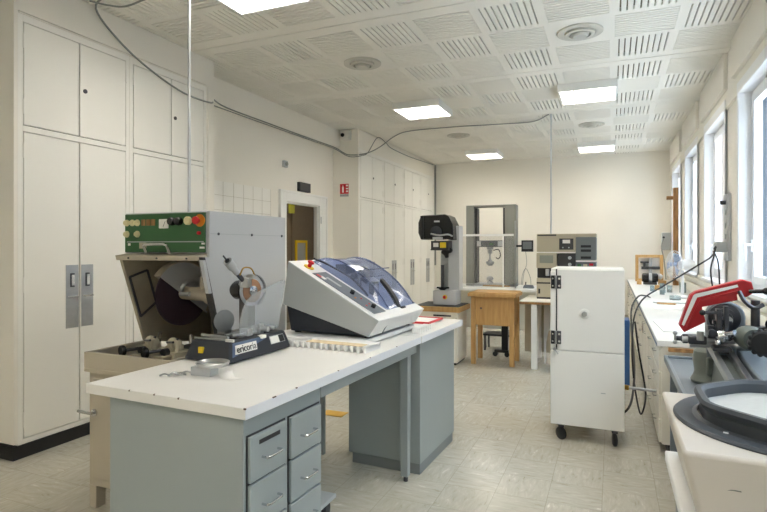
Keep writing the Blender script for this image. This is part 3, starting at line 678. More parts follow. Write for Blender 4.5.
g.build('disc_guard', 'alum', t, 0, .002)
# counterweight arm
a0, a1 = Vector((-1.715, 2.245, .37)), Vector((-1.715, 2.12, .475))
MB().cyl(a0, a1, .012).build('arm', 'darksteel', t)
ad = (a1 - a0).normalized(); MB().cyl(a1 - ad * .055, a1 - ad * .005, .022).cyl(a1 - ad * .10, a1 - ad * .06, .016).build('counterweight', 'alum', t)
MB().cyl(a1 - ad * .005, a1 + ad * .035, .004).build('arm_tip', 'darksteel', t)
MB().box(-1.735, -1.69, 2.235, 2.29, .335, .385, rz=.3).cyl((-1.70, 2.26, .39), (-1.66, 2.26, .39), .012).build('arm_clamp', 'steel', t, .003)
MB().tube([(-1.70, 2.20, .40), (-1.70, 2.23, .435), (-1.70, 2.29, .43), (-1.69, 2.31, .39)], .004, 6).build('drip_tube', 'brass', t)
MB().lathe([(0, 0), (.05, 0), (.055, .004), (.055, .008), (0, .009)], (-1.80, 2.20, .17), (.9, -.4, 0), 28).box(-1.84, -1.79, 2.20, 2.25, .098, .17).build('micrometer_dial', 'steel', t)
# plexiglass guard
pl = [(-.155, .10), (-.150, .17), (-.13, .235), (-.10, .275), (-.05, .305), (.205, .362), (.235, .355), (.165, .11)]
px_ = MB().prism([(a, b_) for a, b_ in pl], lambda a, b_, t_: (-1.652 + a * .03 + t_, 2.29 + a * .98, b_), -.002, .002)
px_.build('plexiglass_guard', 'plexi', t)

# ================================================================ ring, clips, tape on the bench
t = thing('specimen_ring', 'flat metal ring resting on a small grey metal block on the workbench', 'ring', (-1.575, 1.835, .86))
MB().box(-.062, .038, -.045, .01, 0, .036, rz=.06).build('block', 'casegrey', t, .002)
MB().lathe([(.054, .037), (.066, .037), (.07, .052), (.066, .054), (.060, .048), (.054, .043)], (.012, .005, 0), (0, 0, 1), 36, True).build('ring', 'steel', t)
o = MB(); o.prism([(-.012, -.008), (.012, -.008), (.014, .0), (-.01, .002)], lambda a, b_, t_: Vector((0, 0, 0)), 0, 1) if False else None
o = MB(); P = [(-1.515, 1.865, .874), (-1.485, 1.83, .868), (-1.45, 1.80, .8625), (-1.405, 1.80, .862)]
wv = Vector((.018, .022, 0)); vs = [(o.b.verts.new(Vector(p) - wv), o.b.verts.new(Vector(p) + wv)) for p in P]
for (a, b_), (c, d) in zip(vs, vs[1:]): o.b.faces.new((a, c, d, b_))
tag(o.build('paper_strip', 'paper', None, 0, .0012), 'curled white paper strip beside the metal ring', 'paper')
o = MB(); 
for k, (x, y, a) in enumerate(((-1.705, 1.715, .3), (-1.68, 1.735, .9), (-1.66, 1.76, .2), (-1.69, 1.75, 1.3), (-1.655, 1.785, .6))):
    d = Vector((math.cos(a), math.sin(a), 0)) * .022; o.tube([Vector((x, y, .867)) - d, Vector((x, y, .875)), Vector((x, y, .868)) + d], .004, 6)
tag(o.build('metal_clips', 'steel'), 'small tangle of metal clips on the near end of the workbench', 'clips')

# ================================================================ WHITE CUT-OFF MACHINE WITH TINTED HOOD
CA = -R(3.2)
t = thing('cutting_machine', 'white and charcoal bench cutting machine with blue tinted hood', 'machine', (-1.16, 2.69, .86), CA)
prof = [(-.60, .46), (-.637, .20), (-.066, .046), (0, .14)]               # side profile, x back from the front lip, z over the bench
W_ = .66
f3 = lambda a, b_, t_: (a, t_, b_)
# shell: side grey, rest white
b = MB(); b.m('casegrey'); pA = [b.b.verts.new((a, 0, z)) for a, z in prof]; pB = [b.b.verts.new((a, W_, z)) for a, z in prof]
f = b.b.faces.new(pA); f.material_index = 0; b.b.faces.new(pB[::-1]).material_index = 0
b.m('offwhite')
for i in range(4): b.b.faces.new((pA[i], pB[i], pB[(i + 1) % 4], pA[(i + 1) % 4])).material_index = 1
sh = b.build('casing', None, t, .006)
base = [(-.632, .205), (-.60, .045), (-.075, .045), (-.066, .05)]
MB().prism(base, f3, .03, W_ - .03).build('base', 'charcoal', t, .004)
for x in (-.57, -.10):
    for y in (.06, W_ - .06): MB().cyl((x, y, .0350), (x, y, .046), .02).build('foot', 'black', t)
# slope direction
sA = Vector((-.60, 0, .46)); sB = Vector((0, 0, .14)); sd = (sB - sA).normalized(); sn = Vector((-sd.z, 0, sd.x)); 
def SL(u, y, h=0): p = sA + sd * u + sn * h; return Vector((p.x, y, p.z))
def slab(bm, u0, u1, y0, y1, h0, h1):
    vs = [bm.b.verts.new(SL(u, y, h)) for h in (h0, h1) for (u, y) in ((u0, y0), (u1, y0), (u1, y1), (u0, y1))]
    for f in [(3, 2, 1, 0), (4, 5, 6, 7), (0, 1, 5, 4), (1, 2, 6, 5), (2, 3, 7, 6), (3, 0, 4, 7)]:
        bm._tag([bm.b.faces.new([vs[i] for i in f])])
    return bm
SLEN = (sB - sA).length
cp = slab(MB(), .16, .62, .045, .19, .001, .004).build('control_panel', 'panelgrey', t)
slab(MB(), .22, .33, .10, .125, .0045, .006).build('display_strip', 'casegrey', cp); slab(MB(), .18, .215, .055, .075, .0045, .006).build('red_mark', 'redp', cp)
slab(MB(), .20, .24, .06, .09, .0045, .0055).build('badge', 'paper', cp) 
for u, y in ((.41, .12), (.565, .12)):
    MB().lathe([(.014, 0), (.013, .02), (.008, .022), (0, .022)], SL(u, y, .004), sn, 16).build('knob', 'blackgloss', cp)
for u, y, m_ in ((.47, .135, 'redp'), (.455, .09, 'orange'), (.53, .135, 'redp'), (.54, .085, 'redp')): MB().lathe([(.006, 0), (.006, .003), (0, .004)], SL(u, y, .004), sn, 12).build('button', m_, cp)
es = MB().lathe([(.032, 0), (.032, .004), (0, .004)], SL(.09, .10, .001), sn, 24).build('emergency_plate', 'yellow', t)
MB().lathe([(.012, 0), (.012, .022), (.02, .026), (.02, .036), (0, .042)], SL(.09, .10, .004), sn, 20).build('emergency_button', 'redp', es)
# front door line and latch
MB().box(.0, .001, .1, W_ - .1, .0, .001).build('latch_slot', 'black', t) if False else None
MB().tube([(-.014, .20, .128), (-.038, .17, .09), (-.055, .15, .05)], .003, 6, False).build('front_seam', 'panelgrey', t)
# tinted hood: curved shell between y .215 and W-.02
hp = [(-.575, .452), (-.54, .462), (-.47, .466), (-.40, .452), (-.33, .42), (-.25, .37), (-.18, .314), (-.12, .25), (-.08, .195), (-.062, .172)]
hy0, hy1 = .215, W_ - .015
b = MB(); lo_ = [SL((Vector((a, 0, z)) - sA).dot(sd), 0, .004) for a, z in hp]
A = [b.b.verts.new((a, hy0 + .045, z)) for a, z in hp]; B = [b.b.verts.new((a, hy1 - .02, z)) for a, z in hp]
C_ = [b.b.verts.new((p.x, hy0, p.z)) for p in lo_]; D = [b.b.verts.new((p.x, hy1, p.z)) for p in lo_]
for i in range(len(hp) - 1):
    b._tag([b.b.faces.new((A[i], A[i + 1], B[i + 1], B[i]))], True)
    b._tag([b.b.faces.new((C_[i], C_[i + 1], A[i + 1], A[i]))], False); b._tag([b.b.faces.new((B[i], B[i + 1], D[i + 1], D[i]))], False)
b._tag([b.b.faces.new((C_[-1], D[-1], B[-1], A[-1]))]); b._tag([b.b.faces.new((C_[0], A[0], B[0], D[0]))])
hood = b.build('hood', 'hood', t, 0)
MB().tube([(a, hy0 + .045, z + .002) for a, z in hp], .004, 6).tube([(a, hy1 - .02, z + .002) for a, z in hp], .004, 6).tube([(-.24, hy0 + .05, .402), (-.24, hy1 - .02, .402)], .0035, 6).build('hood_rib', 'hood', hood)
MB().tube([SL(.02, hy0 + .02, .02), SL(.12, hy0 + .02, .035), SL(.30, hy0 + .03, .04), SL(.42, hy0 + .02, .02), SL(.46, hy0 + .02, .006)], .006, 8).build('hood_seal', 'charcoal', t)
MB().prism([(-.185, .345), (-.14, .30), (-.085, .225), (-.05, .15), (-.07, .14), (-.10, .21), (-.15, .28), (-.19, .325)], f3, hy0 + .17, hy0 + .215).box(-.085, -.045, hy0 + .185, hy0 + .25, .135, .175).build('hood_handle', 'black', t, .004)
MB().box(-.30, -.28, .30, .32, .30, .40).lathe([(.06, -.01), (.06, .01), (0, .01)], (-.33, .42, .36), (0, 1, 0)).cyl((-.33, .3, .36), (-.33, .55, .36), .02).box(-.48, -.40, .34, .54, .37, .43).box(-.22, -.18, .30, .36, .24, .33).build('inner_mechanism', 'panelgrey', t, .003)
slab(MB(), .02, SLEN - .08, .235, W_ - .04, .0005, .002).build('chamber_floor', 'ltgrey', t)
# ribbed white pallet under it
t = thing('ribbed_mat', 'white ribbed plastic pallet under the white cutting machine', 'mat', (-1.145, 2.485, .86), CA)
b = MB()
for k in range(19):
    x = -.0 - k * .0375; b.box(x - .017, x, 0, .17 if k < 3 else .86, .0, .031)
b.box(-.70, 0, .02, .17, .012, .031).box(-.70, -.09, .17, .86, .012, .031)
b.build('ribs', 'white', t, .002)
MB().box(-.02, .0, 0, .17, .031, .0345).box(-.40, -.385, .0, .10, .031, .0345).box(-.70, -.02, .08, .17, .031, .0345).box(-.70, -.09, .17, .86, .031, .0345).build('deck', 'white', t, .001)
t_ = tag(MB().box(-.0, .012, 0, .20, 0, .034).box(.012, .055, .0, .012, 0, .034).box(.012, .055, .03, .042, 0, .034).box(.012, .055, .06, .072, 0, .034).box(.012, .055, .09, .102, 0, .034).box(.012, .055, .12, .132, 0, .034).box(.012, .055, .15, .162, 0, .034).box(.012, .055, .188, .20, 0, .034).build('comb_strip', 'white', None, .001), 'short white comb-like plastic strip between the white cutting machine and the red rimmed tray', 'strip')
t_.location = (-1.155, 3.20, .8602); t_.rotation_euler = (0, 0, CA)
o = bx('pressed_board', 'boardm', None, -.37, -.03, .012, .078, .8915, .8945, bevel=.001)
o.location = (-1.145, 2.485, 0); o.rotation_euler = (0, 0, CA)
tag(o, 'thin wooden board lying on the ribbed pallet in front of the white cutting machine', 'board')
# red tray with paper
t = thing('document_tray', 'red rimmed tray with white paper on the far end of the workbench', 'tray', (-1.30, 3.76, .8602), BA)
MB().box(-.13, .13, -.15, .15, 0, .005).box(-.13, .13, -.15, -.13, .005, .014).box(-.13, .13, .13, .15, .005, .014).box(-.13, -.115, -.13, .13, .005, .014).box(.115, .13, -.13, .13, .005, .014).build('rim', 'redp', t, .002)
o = bx('paper_sheet', 'paper', None, -.11, .11, -.125, .125, .0055, .0095, bevel=0); o.location = (-1.30, 3.76, .8602); o.rotation_euler = (0, 0, BA)
tag(o, 'white paper lying in the red rimmed tray', 'paper')

# things by the knee space of the bench
t = thing('equipment_trolley', 'grey trolley with blue fitting and black castor just visible in the workbench knee space', 'trolley', (-1.42, 2.10, 0))
MB().box(-.30, .10, .0, .40, .10, .12).build('deck', 'casegrey', t, .003)
for x in (-.26, .06):
    for y in (.04, .36):
        MB().lathe([(0, -.012), (.04, -.012), (.045, 0), (.04, .012), (0, .012)], (x, y, .045), (1, .2, 0), 20).box(x - .018, x + .018, y - .018, y + .018, .088, .10).build('castor', 'black', t)
MB().cyl((.07, .02, .12), (.07, .02, .60), .014).build('upright', 'alum', t)
bx('bracket', 'blue', t, .05, .10, -.0, .06, .15, .20)
MB().tube([(.09, .03, .55), (.11, .0, .45), (.135, .0, .32), (.12, .02, .22), (.09, .03, .19)], .008, 8).build('hose', 'casegrey', t)
o = bx('floor_marking', 'marky', None, -2.25, -2.05, 3.97, 4.10, 0, .004, bevel=0); tag(o, 'yellow orange patch on the floor beyond the workbench knee space', 'mat')

# ================================================================ BACK AREA, left: hardness tester on wooden topped cabinet
t = thing('drawer_cabinet', 'cream drawer cabinet with thick wooden top at the back left', 'cabinet', (-2.19, 6.20, 0))
bx('carcass', 'instr_cream', t, .02, .51, .02, .46, .03, .63) if 'instr_cream' in M else None
M['instr_cream'] = mat('cream_enamel', '#ebe7db', .45)
for o in [q for q in bpy.data.objects if q.parent == t]: bpy.data.objects.remove(o)
bx('carcass', 'instr_cream', t, .02, .51, .02, .46, .03, .63)
bx('plinth', 'black', t, .04, .49, .04, .44, 0, .03)
bx('wooden_top', 'wood', t, -.02, .55, -.02, .50, .63, .69, bevel=.004)
for k, z in enumerate((.50, .355, .21, .06)):
    d = bx('drawer', 'instr_cream', t, .05, .48, .005, .02, z, z + .135, bevel=.003)
    if k == 0: bx('grip_slot', 'black', d, .22, .44, .0, .005, z + .075, z + .095)
    else: MB().cyl((.46, .005, z + .07), (.46, -.005, z + .07), .012).build('lock', 'black', d)
o = bx('rubber_mat', 'greymat', None, -2.19, -1.66, 6.21, 6.68, .6905, .7, bevel=.002); tag(o, 'dark grey mat on the wooden topped cabinet', 'mat')
t = thing('hardness_tester', 'grey column hardness tester with black angular head', 'machine', (-1.86, 6.44, .7))
bx('base', 'offwhite2', t, -.15, .13, -.12, .14, 0, .17) if False else bx('base', 'ltgrey', t, -.15, .13, -.12, .14, 0, .17, bevel=.006)
bx('column', 'alum2', t, 0, 0, 0, 0, 0, 0) if False else MB().box(.0, .14, .02, .20, .17, .96).build('column', 'ltgrey', t, .006)
MB().box(-.12, .0, .10, .20, .17, .64).build('column_web', 'casegrey', t, .004)
MB().cyl((-.06, -.01, .20), (-.06, -.01, .48), .022).build('elevating_screw', 'darksteel', t)
MB().lathe([(0, .17), (.03, .17), (.055, .19), (.055, .205), (.03, .21), (0, .21)], (-.06, -.01, 0)).cyl((-.13, -.03, .20), (.02, .0, .20), .01).build('handwheel', 'blackgloss', t)
MB().box(-.17, .05, -.14, .10, .665, .775).box(-.175, .05, -.145, .12, .66, .672).build('optics_box', 'instrdk', t, .004)
bx('yellow_label', 'yellow', t, -.055, .02, -.1425, -.14, .69, .755, bevel=0); bx('white_label', 'paper', t, -.14, -.075, -.1425, -.14, .70, .75, bevel=0)
MB().lathe([(0, 0), (.05, 0), (.055, .03), (.03, .06), (.02, .10), (0, .10)], (-.02, -.04, .665), (.25, 0, -1), 20).build('turret', 'black', t)
MB().lathe([(0, -.02), (.035, -.02), (.035, .02), (0, .02)], (.04, -.06, .66), (0, 1, 0), 20).build('side_knob', 'black', t)
hd = [(-.335, .87), (-.335, 1.0), (-.30, 1.085), (.0, 1.095), (.05, 1.07), (.10, .97), (.11, .78), (.0, .80), (-.1, .79), (-.30, .79)]
MB().prism(hd, lambda a, b_, t_: (a, t_, b_), -.14, .17).build('head', 'blackgloss', t, .012)
MB().box(-.30, -.26, -.155, -.14, .80, 1.08).build('head_rib', 'black', t)
MB().lathe([(0, 0), (.07, 0), (.075, .015), (.03, .03), (0, .03)], (-.10, -.14, .88), (0, -1, 0), 24).build('dial', 'charcoal', t)
bx('nameplate', 'paper', t, -.13, -.06, -.143, -.14, 1.0, 1.02, bevel=0)
MB().tube([(-.16, -.17, .86), (-.05, -.19, .84), (.05, -.17, .85), (.10, -.14, .83)], .01, 8).box(-.14, -.02, -.17, -.14, .79, .82).build('fittings', 'alum', t)
MB().lathe([(0, 0), (.028, 0), (.028, .006), (0, .006)], (-.0, -.12, .095), (0, -1, 0), 20).build('emergency_plate', 'yellow', t)
MB().lathe([(0, 0), (.015, 0), (.018, .02), (0, .024)], (-.0, -.126, .095), (0, -1, 0), 16).build('emergency_button', 'redp', t)

# ================================================================ wooden stand
t = thing('wooden_stand', 'light oak stand with square legs and boxed front at the back of the room', 'wooden stand', (-1.56, 6.38, 0))
for x in (.0, .455):
    for y in (.02, .38): MB().box(x, x + .055, y, y + .05, 0, .81).build('leg', 'wood', t, .003)
bx('front_panel', 'wood', t, .055, .455, .03, .05, .47, .81, bevel=.002); bx('side_panel', 'wood', t, .015, .035, .07, .38, .47, .81, bevel=0) ; bx('side_panel', 'wood', t, .475, .495, .07, .38, .47, .81, bevel=0)
bx('back_panel', 'wood', t, .055, .455, .385, .40, .47, .81, bevel=0)
MB().box(-.03, .54, -.03, .46, .81, .85).box(-.015, .525, -.015, .445, .85, .862).build('top', 'wood', t, .005)
MB().lathe([(0, 0), (.012, 0), (.012, .003), (0, .003)], (.12, .03, .67), (0, -1, 0), 14).build('lock', 'darksteel', t)
# low black stool behind
t = thing('low_stool', 'low black metal stool on the floor behind the oak stand', 'stool', (-1.62, 7.3, 0))
bx('seat', 'black', t, 0, .38, 0, .3, .20, .225)
for x in (.03, .33):
    for y in (.02, .27): MB().cyl((x, y, 0), (x, y, .2), .012).build('leg', 'black', t)
t = thing('support_post', 'black post with a castor foot behind the oak stand', 'post', (-1.26, 6.98, 0))
MB().box(-.04, .04, -.02, .03, .08, .62).build('post', 'black', t, .003); MB().box(-.13, .05, -.03, .03, .05, .085).build('foot', 'black', t, .003); MB().cyl((-.12, -.03, .032), (-.12, .03, .032), .032).cyl((.03, -.03, .032), (.03, .03, .032), .032).build('castor', 'black', t)

# ================================================================ long white table and tensile frame
t = thing('side_table', 'long white table against the back carrying the tall testing frame', 'table', (-2.45, 7.75, 0))
bx('top', 'white', t, 0, 1.55, 0, .95, .765, .80)
for x in (.03, 1.47):
    for y in (.03, .87): MB().box(x, x + .05, y, y + .05, 0, .765).build('leg', 'white', t, .003)
MB().box(.08, 1.47, .86, .88, .1, .765).build('back_panel', 'instr_cream', t)
t = thing('testing_frame', 'tall grey tensile testing frame with crosshead and clear screen', 'machine', (-2.10, 8.30, .80))
ls = .76
bx('left_column', 'instrgr2', t, 0, 0, 0, 0, 0, 0) if False else None
M['colgrey'] = mat('column_grey', '#8f9087', .5)
MB().m('colgrey').box(0, .13, 0, .25, 0, 1.22).m('black').box(.14, .165, .02, .2, .0, 1.2).build('left_column', None, t, .003)
MB().m('colgrey').box(ls - .16, ls, 0, .25, 0, 1.22).m('instrdk').box(ls - .19, ls - .165, .02, .2, 0, 1.2).build('right_column', None, t, .003)
MB().box(0, ls, 0, .25, 1.22, 1.245).build('top_beam', 'colgrey', t, .003)
MB().box(0, ls, .0, .25, .0, .04).build('base_beam', 'ltgrey', t, .003) 
ch = MB().box(.17, ls - .165, -.03, .0, .60, .70).box(.17, ls - .195, .0, .16, .60, .70).build('crosshead', 'crossm', t, .003)
bx('left_plate', 'ltgrey', ch, .18, .24, -.036, -.03, .61, .69); bx('right_plate', 'ltgrey', ch, .50, .57, -.036, -.03, .61, .69); bx('crosshead_badge', 'green', ch, .37, .43, -.036, -.03, .63, .66)
MB().lathe([(0, .60), (.05, .60), (.05, .565), (.02, .56), (.035, .55), (.035, .50), (.012, .495), (.012, .41), (.03, .405), (.03, .385), (.06, .375), (.06, .345), (.025, .31), (0, .31)], (.365, .05, 0)).build('upper_grip', 'steel', t)
MB().lathe([(0, .04), (.05, .04), (.05, .06), (.02, .08), (.055, .10), (.05, .13), (.02, .15), (0, .15)], (.365, .05, 0)).build('lower_grip', 'steel', t)
MB().tube([(.42, .03, .55), (.50, .02, .56), (.53, .02, .48), (.50, .02, .42), (.46, .02, .44)], .008, 8).build('grip_cable', 'black', t)
bx('wooden_block', 'wood', t, .28, .68, -.08, .0, .0, .018)
# display on arm
MB().m('black').box(.85, 1.02, -.02, .02, .53, .70).m('instrgr').box(.87, 1.0, -.023, -.02, .57, .68).m('black').box(.76, .85, .0, .02, .60, .63).build('display', None, t, .004)
MB().tube([(.91, 0, .53), (.92, .02, .35), (.88, .02, .2), (.86, 0, .03)], .004, 6).tube([(.86, -.1, .04), (.88, -.1, .2), (.93, -.1, .28), (.99, -.1, .15), (1.0, -.1, .04)], .004, 6).build('display_cable', 'cable', t)
# safety screen in front
t = thing('safety_screen', 'clear standing safety screen in front of the testing frame', 'screen', (-2.17, 7.95, .80))
MB().box(0, .86, 0, .005, .01, .76).build('sheet', 'plexi2', t); MB().box(0, .86, -.008, .012, .76, .79).box(0, .86, -.02, .03, 0, .012).box(.70, .72, -.006, .01, .01, .76).build('screen_frame', 'white', t, .002)
o = MB().box(-.01, .01, -.01, .01, 0, .98).build('steel_post', 'steel', None, .002); o.location = (-1.29, 7.98, .80); tag(o, 'slim blue-grey steel post right of the testing frame', 'post')
t = thing('mouse_device', 'small dark handset lying on the long white table', 'handset', (-1.12, 8.1, .80)); MB().box(-.08, .08, -.05, .05, 0, .05, top=(.02, .015)).build('body', 'panelgrey', t, .01); MB().cyl((-.04, 0, .05), (-.04, 0, .09), .008).build('knob', 'black', t)

# ================================================================ instrument table and beige instrument
t = thing('instrument_table', 'white framed table with brown edge under the beige instrument', 'table', (-.985, 6.36, 0))
bx('top', 'wooddk', t, 0, .92, 0, .80, .745, .77); bx('top_surface', 'instr_cream', t, 0.002, .918, .002, .798, .77, .78)
for x in (.13, .80): MB().box(x, x + .065, .02, .08, .0, .745).build('leg', 'white', t, .003)
MB().prism([(.10, .0), (.16, .0), (.16, .25), (.22, .38), (.30, .40), (.30, .745), (.10, .745), (.10, .4)], lambda a, b_, t_: (.20 + a * .35, .25 + a, b_), 0, .04).build('frame_bracket', 'white', t, .003)
for x in (.10, .70): MB().box(x, x + .06, .70, .76, .0, .745).build('leg', 'white', t, .003)
bx('modesty_panel', 'instr', t, -.05, .80, .77, .79, .06, .745)
cable('air_hose', 'pale hose looping below the beige instrument', 'casegrey', .008, [(-.62, 6.40, .68), (-.60, 6.36, .55), (-.50, 6.30, .45), (-.40, 6.34, .43)], 'hose')
t = thing('analyser', 'beige modular laboratory analyser with dark grey modules on the back table', 'instrument', (-.835, 6.72, .78))
def mod(name, m, x0, x1, z0, z1, y0=0, d=.38, bevel=.006): return bx(name, m, t, x0, x1, y0, d, z0, z1, bevel=bevel)
tot = .665; k_ = tot / 394            # photo crop units
def ux(p): return (p - 48) * k_ / 1.0
def uz(p): return (500 - p) * .78 / 440
mod('base_module', 'instr', 0, ux(200), .0, uz(360)); mod('base_slot', 'black', ux(60) , ux(72), uz(465), uz(432), -.002, .01, 0); bx('base_band', 'instrdk', t, 0, ux(200), -.003, 0, uz(398), uz(388), bevel=0); bx('foot_band', 'instrdk', t, .002, ux(200), -.002, 0, .0, uz(488), bevel=0)
mod('sample_bay', 'instrdk', 0, ux(188), uz(360), uz(292), .06); MB().cyl((ux(120), .03, uz(345)), (ux(120), .03, uz(300)), .022).build('sample_cup', 'alum', t)
s = mod('screen_module', 'instr', 0, ux(184), uz(292), uz(190), -.02); bx('screen', 'lens', s, ux(70), ux(162), -.024, -.02, uz(258), uz(206))
mod('lower_right_module', 'instr', ux(200), tot, 0, uz(292))
p = mod('pump_module', 'instrdk', ux(188), ux(310), uz(292), uz(193))
for z in (222, 266): MB().lathe([(.02, 0), (.02, .02), (0, .022)], (ux(272), 0, uz(z)), (0, -1, 0), 18).build('pump_knob', 'casegrey', p)
s = mod('upper_module', 'instr', 0, ux(310), uz(190), uz(62)); bx('model_strip', 'instrdk', s, ux(54), ux(182), -.003, 0, uz(76), uz(66), bevel=0)
bx('white_ledge', 'paper', s, ux(50), ux(308), -.006, 0, uz(191), uz(183), bevel=0)
q = bx('meter', 'instrdk', s, ux(202), ux(296), -.004, 0, uz(168), uz(94), bevel=0); bx('meter_face', 'paper', q, ux(224), ux(274), -.006, -.004, uz(126), uz(102), bevel=0)
for x in (226, 266): MB().lathe([(.009, 0), (.009, .01), (0, .01)], (ux(x), -.004, uz(154)), (0, -1, 0), 12).build('meter_knob', 'casegrey', q)
bx('top_band', 'instr', t, ux(310), tot, -.002, .38, uz(84), uz(62))
s = mod('rack_module', 'instrgr', ux(312), tot, uz(238), uz(85))
for z in (146, 174, 220): bx('rack_slot', 'black', s, ux(344), ux(410), -.004, 0, uz(z + 8), uz(z - 8), bevel=0)
bx('rack_ledge', 'paper', s, ux(312), tot, -.006, 0, uz(248), uz(239), bevel=0)
s = mod('switch_module', 'panelgrey', ux(312), tot, uz(292), uz(250))
bx('green_button', 'green', s, ux(322), ux(346), -.004, 0, uz(288), uz(262), bevel=0); bx('grey_button', 'instr', s, ux(360), ux(386), -.004, 0, uz(288), uz(262), bevel=0); bx('red_button', 'redp', s, ux(398), ux(424), -.004, 0, uz(272), uz(258), bevel=0)

# ================================================================ white cabinet on castors
t = thing('climate_cabinet', 'white upright cabinet on castors with black and steel hinges and a round port', 'cabinet', (-.412, 4.10, 0))
CW, CD = .492, .50
bx('body', 'fridge', t, 0, 0, 0, 0, 0, 0) if False else None
M['fridge'] = mat('white_enamel', '#ecebe6', .3, var=.01, vscale=2)
bx('body', 'fridge', t, 0, CW, .03, CD, .117, 1.245, bevel=.006)
bx('side_strip', 'fridge', t, 0, .036, 0, .03, .657, 1.225, bevel=.003)
MB().box(.036, .046, .012, .03, .66, 1.24).build('door_gap', 'darksteel', t)
dd = bx('upper_door', 'fridge', t, .046, CW, 0, .03, .657, 1.238, bevel=.004)
bx('lower_panel', 'fridge', t, 0, CW, 0, .03, .119, .653, bevel=.004)
MB().lathe([(.035, 0), (.037, .004), (.03, .008), (0, .008)], (.232, 0, .925), (0, -1, 0), 28).build('port_ring', 'fridge', dd); MB().lathe([(.019, .008), (.019, .018), (.016, .022), (0, .022)], (.232, 0, .925), (0, -1, 0), 24).build('port_cap', 'steel', dd)
for z in (1.10, .70):
    MB().m('black').box(.004, .030, -.012, 0, z, z + .095).m('darksteel').box(.046, .074, -.010, 0, z, z + .095).m('steel').cyl((.038, -.008, z), (.038, -.008, z + .095), .007, seg=12).build('hinge', None, t, .002)
    sc = MB()
    for dz in (.02, .072): sc.cyl((.017, -.012, z + dz), (.017, -.015, z + dz), .006, seg=10); sc.cyl((.062, -.010, z + dz), (.062, -.013, z + dz), .008, seg=10)
    sc.build('hinge_screw', 'chrome', t)
MB().lathe([(0, 0), (.012, 0), (.012, .02), (0, .02)], (.03, 0, .665), (0, -1, 0), 12).cyl((.03, -.015, .665), (.055, -.02, .63), .004).build('latch_pin', 'steel', t)
bx('scratch_tag', 'casegrey', t, .34, .37, -.0006, 0, .37, .376, bevel=0)
for x, y in ((.07, .06), (.43, .06), (.07, .44), (.43, .44)):
    a = .9 if x < .2 else .2
    c_ = MB().m('black').lathe([(0, -.013), (.038, -.013), (.045, -.008), (.045, .008), (.038, .013), (0, .013)], (x, y - .02, .046), (math.cos(a), math.sin(a), 0), 24).m('darksteel').box(x - .03, x + .03, y - .03, y + .03, .108, .117).box(x - .02, x + .02, y - .012, y + .012, .085, .108)
    c_.build('castor', None, t, .001)

# ================================================================ RIGHT COUNTER
CX0, CY0, CY1, CZ1 = .275, 4.02, 11.45, .78
t = thing('long_counter', 'long white laminate counter running under the windows', 'counter', (0, 0, 0))
bx('worktop', 'benchtop', t, CX0, XR - .002, CY0, CY1, .74, CZ1, bevel=.003); bx('edge_band', 'slate', t, CX0 - .0015, CX0, CY0 + .001, CY1 - .001, .741, .762, bevel=0)
units = ['end', 'drawers', 'doors', 'drawers', 'doors', 'drawers', 'doors']
labs = ['cream drawer unit at the near end of the window counter', 'cream door unit, second from the near end under the window counter', 'cream drawer unit, third from the near end under the window counter', 'cream door unit, fourth from the near end under the window counter',
        'cream drawer unit, fifth from the near end under the window counter', 'cream door unit, sixth from the near end under the window counter', 'cream drawer unit at the back wall under the window counter']
uw = (CY1 - .02 - CY0 - .01) / 7
for k in range(7):
    y0 = CY0 + .012 + k * uw; t = thing('base_cabinet', labs[k], 'cabinet', (CX0 + .03, y0, 0), 0, 'cream cabinets under the window counter')
    L = uw - .004
    bx('carcass', 'instr_cream', t, 0, .64, 0, L, .09, .738, bevel=.002); bx('plinth', 'plinth', t, .04, .64, .01, L - .01, 0, .09)
    if k % 2 == 0:
        for j in range(4):
            for h in range(2):
                a = .01 + h * L / 2; z = .10 + j * .158
                d = bx('drawer', 'instr_cream', t, -.018, 0, a, a + L / 2 - .02, z, z + .15, bevel=.003)
                yc = a + L / 4 - .01; MB().tube([(-.018, yc - .05, z + .1), (-.038, yc - .045, z + .1), (-.038, yc + .045, z + .1), (-.018, yc + .05, z + .1)], .004, 6, False).build('handle', 'chrome', d)
    else:
        for h in range(2):
            a = .01 + h * L / 2; d = bx('door', 'instr_cream', t, -.018, 0, a, a + L / 2 - .02, .10, .725, bevel=.003)
            yc = a + (.06 if h else L / 2 - .08); MB().tube([(-.018, yc, .60), (-.042, yc, .61), (-.042, yc, .69), (-.018, yc, .70)], .004, 6, False).build('handle', 'chrome', d)
o = MB().box(.34, .98, 3.985, 4.015, .715, .739).build('timber_batten', 'wooddk', None, .002); tag(o, 'rough timber batten under the near end of the white counter', 'batten'); o.location.z = 0
# assumed building opposite is built with the windows
# wall trunking below the windows
st(MB().box(.955, XR, 3.0, 11.4, .86, .93).box(.97, XR, 3.0, 11.4, .95, 1.0).build('trim_15', 'instr_cream', None, .003))

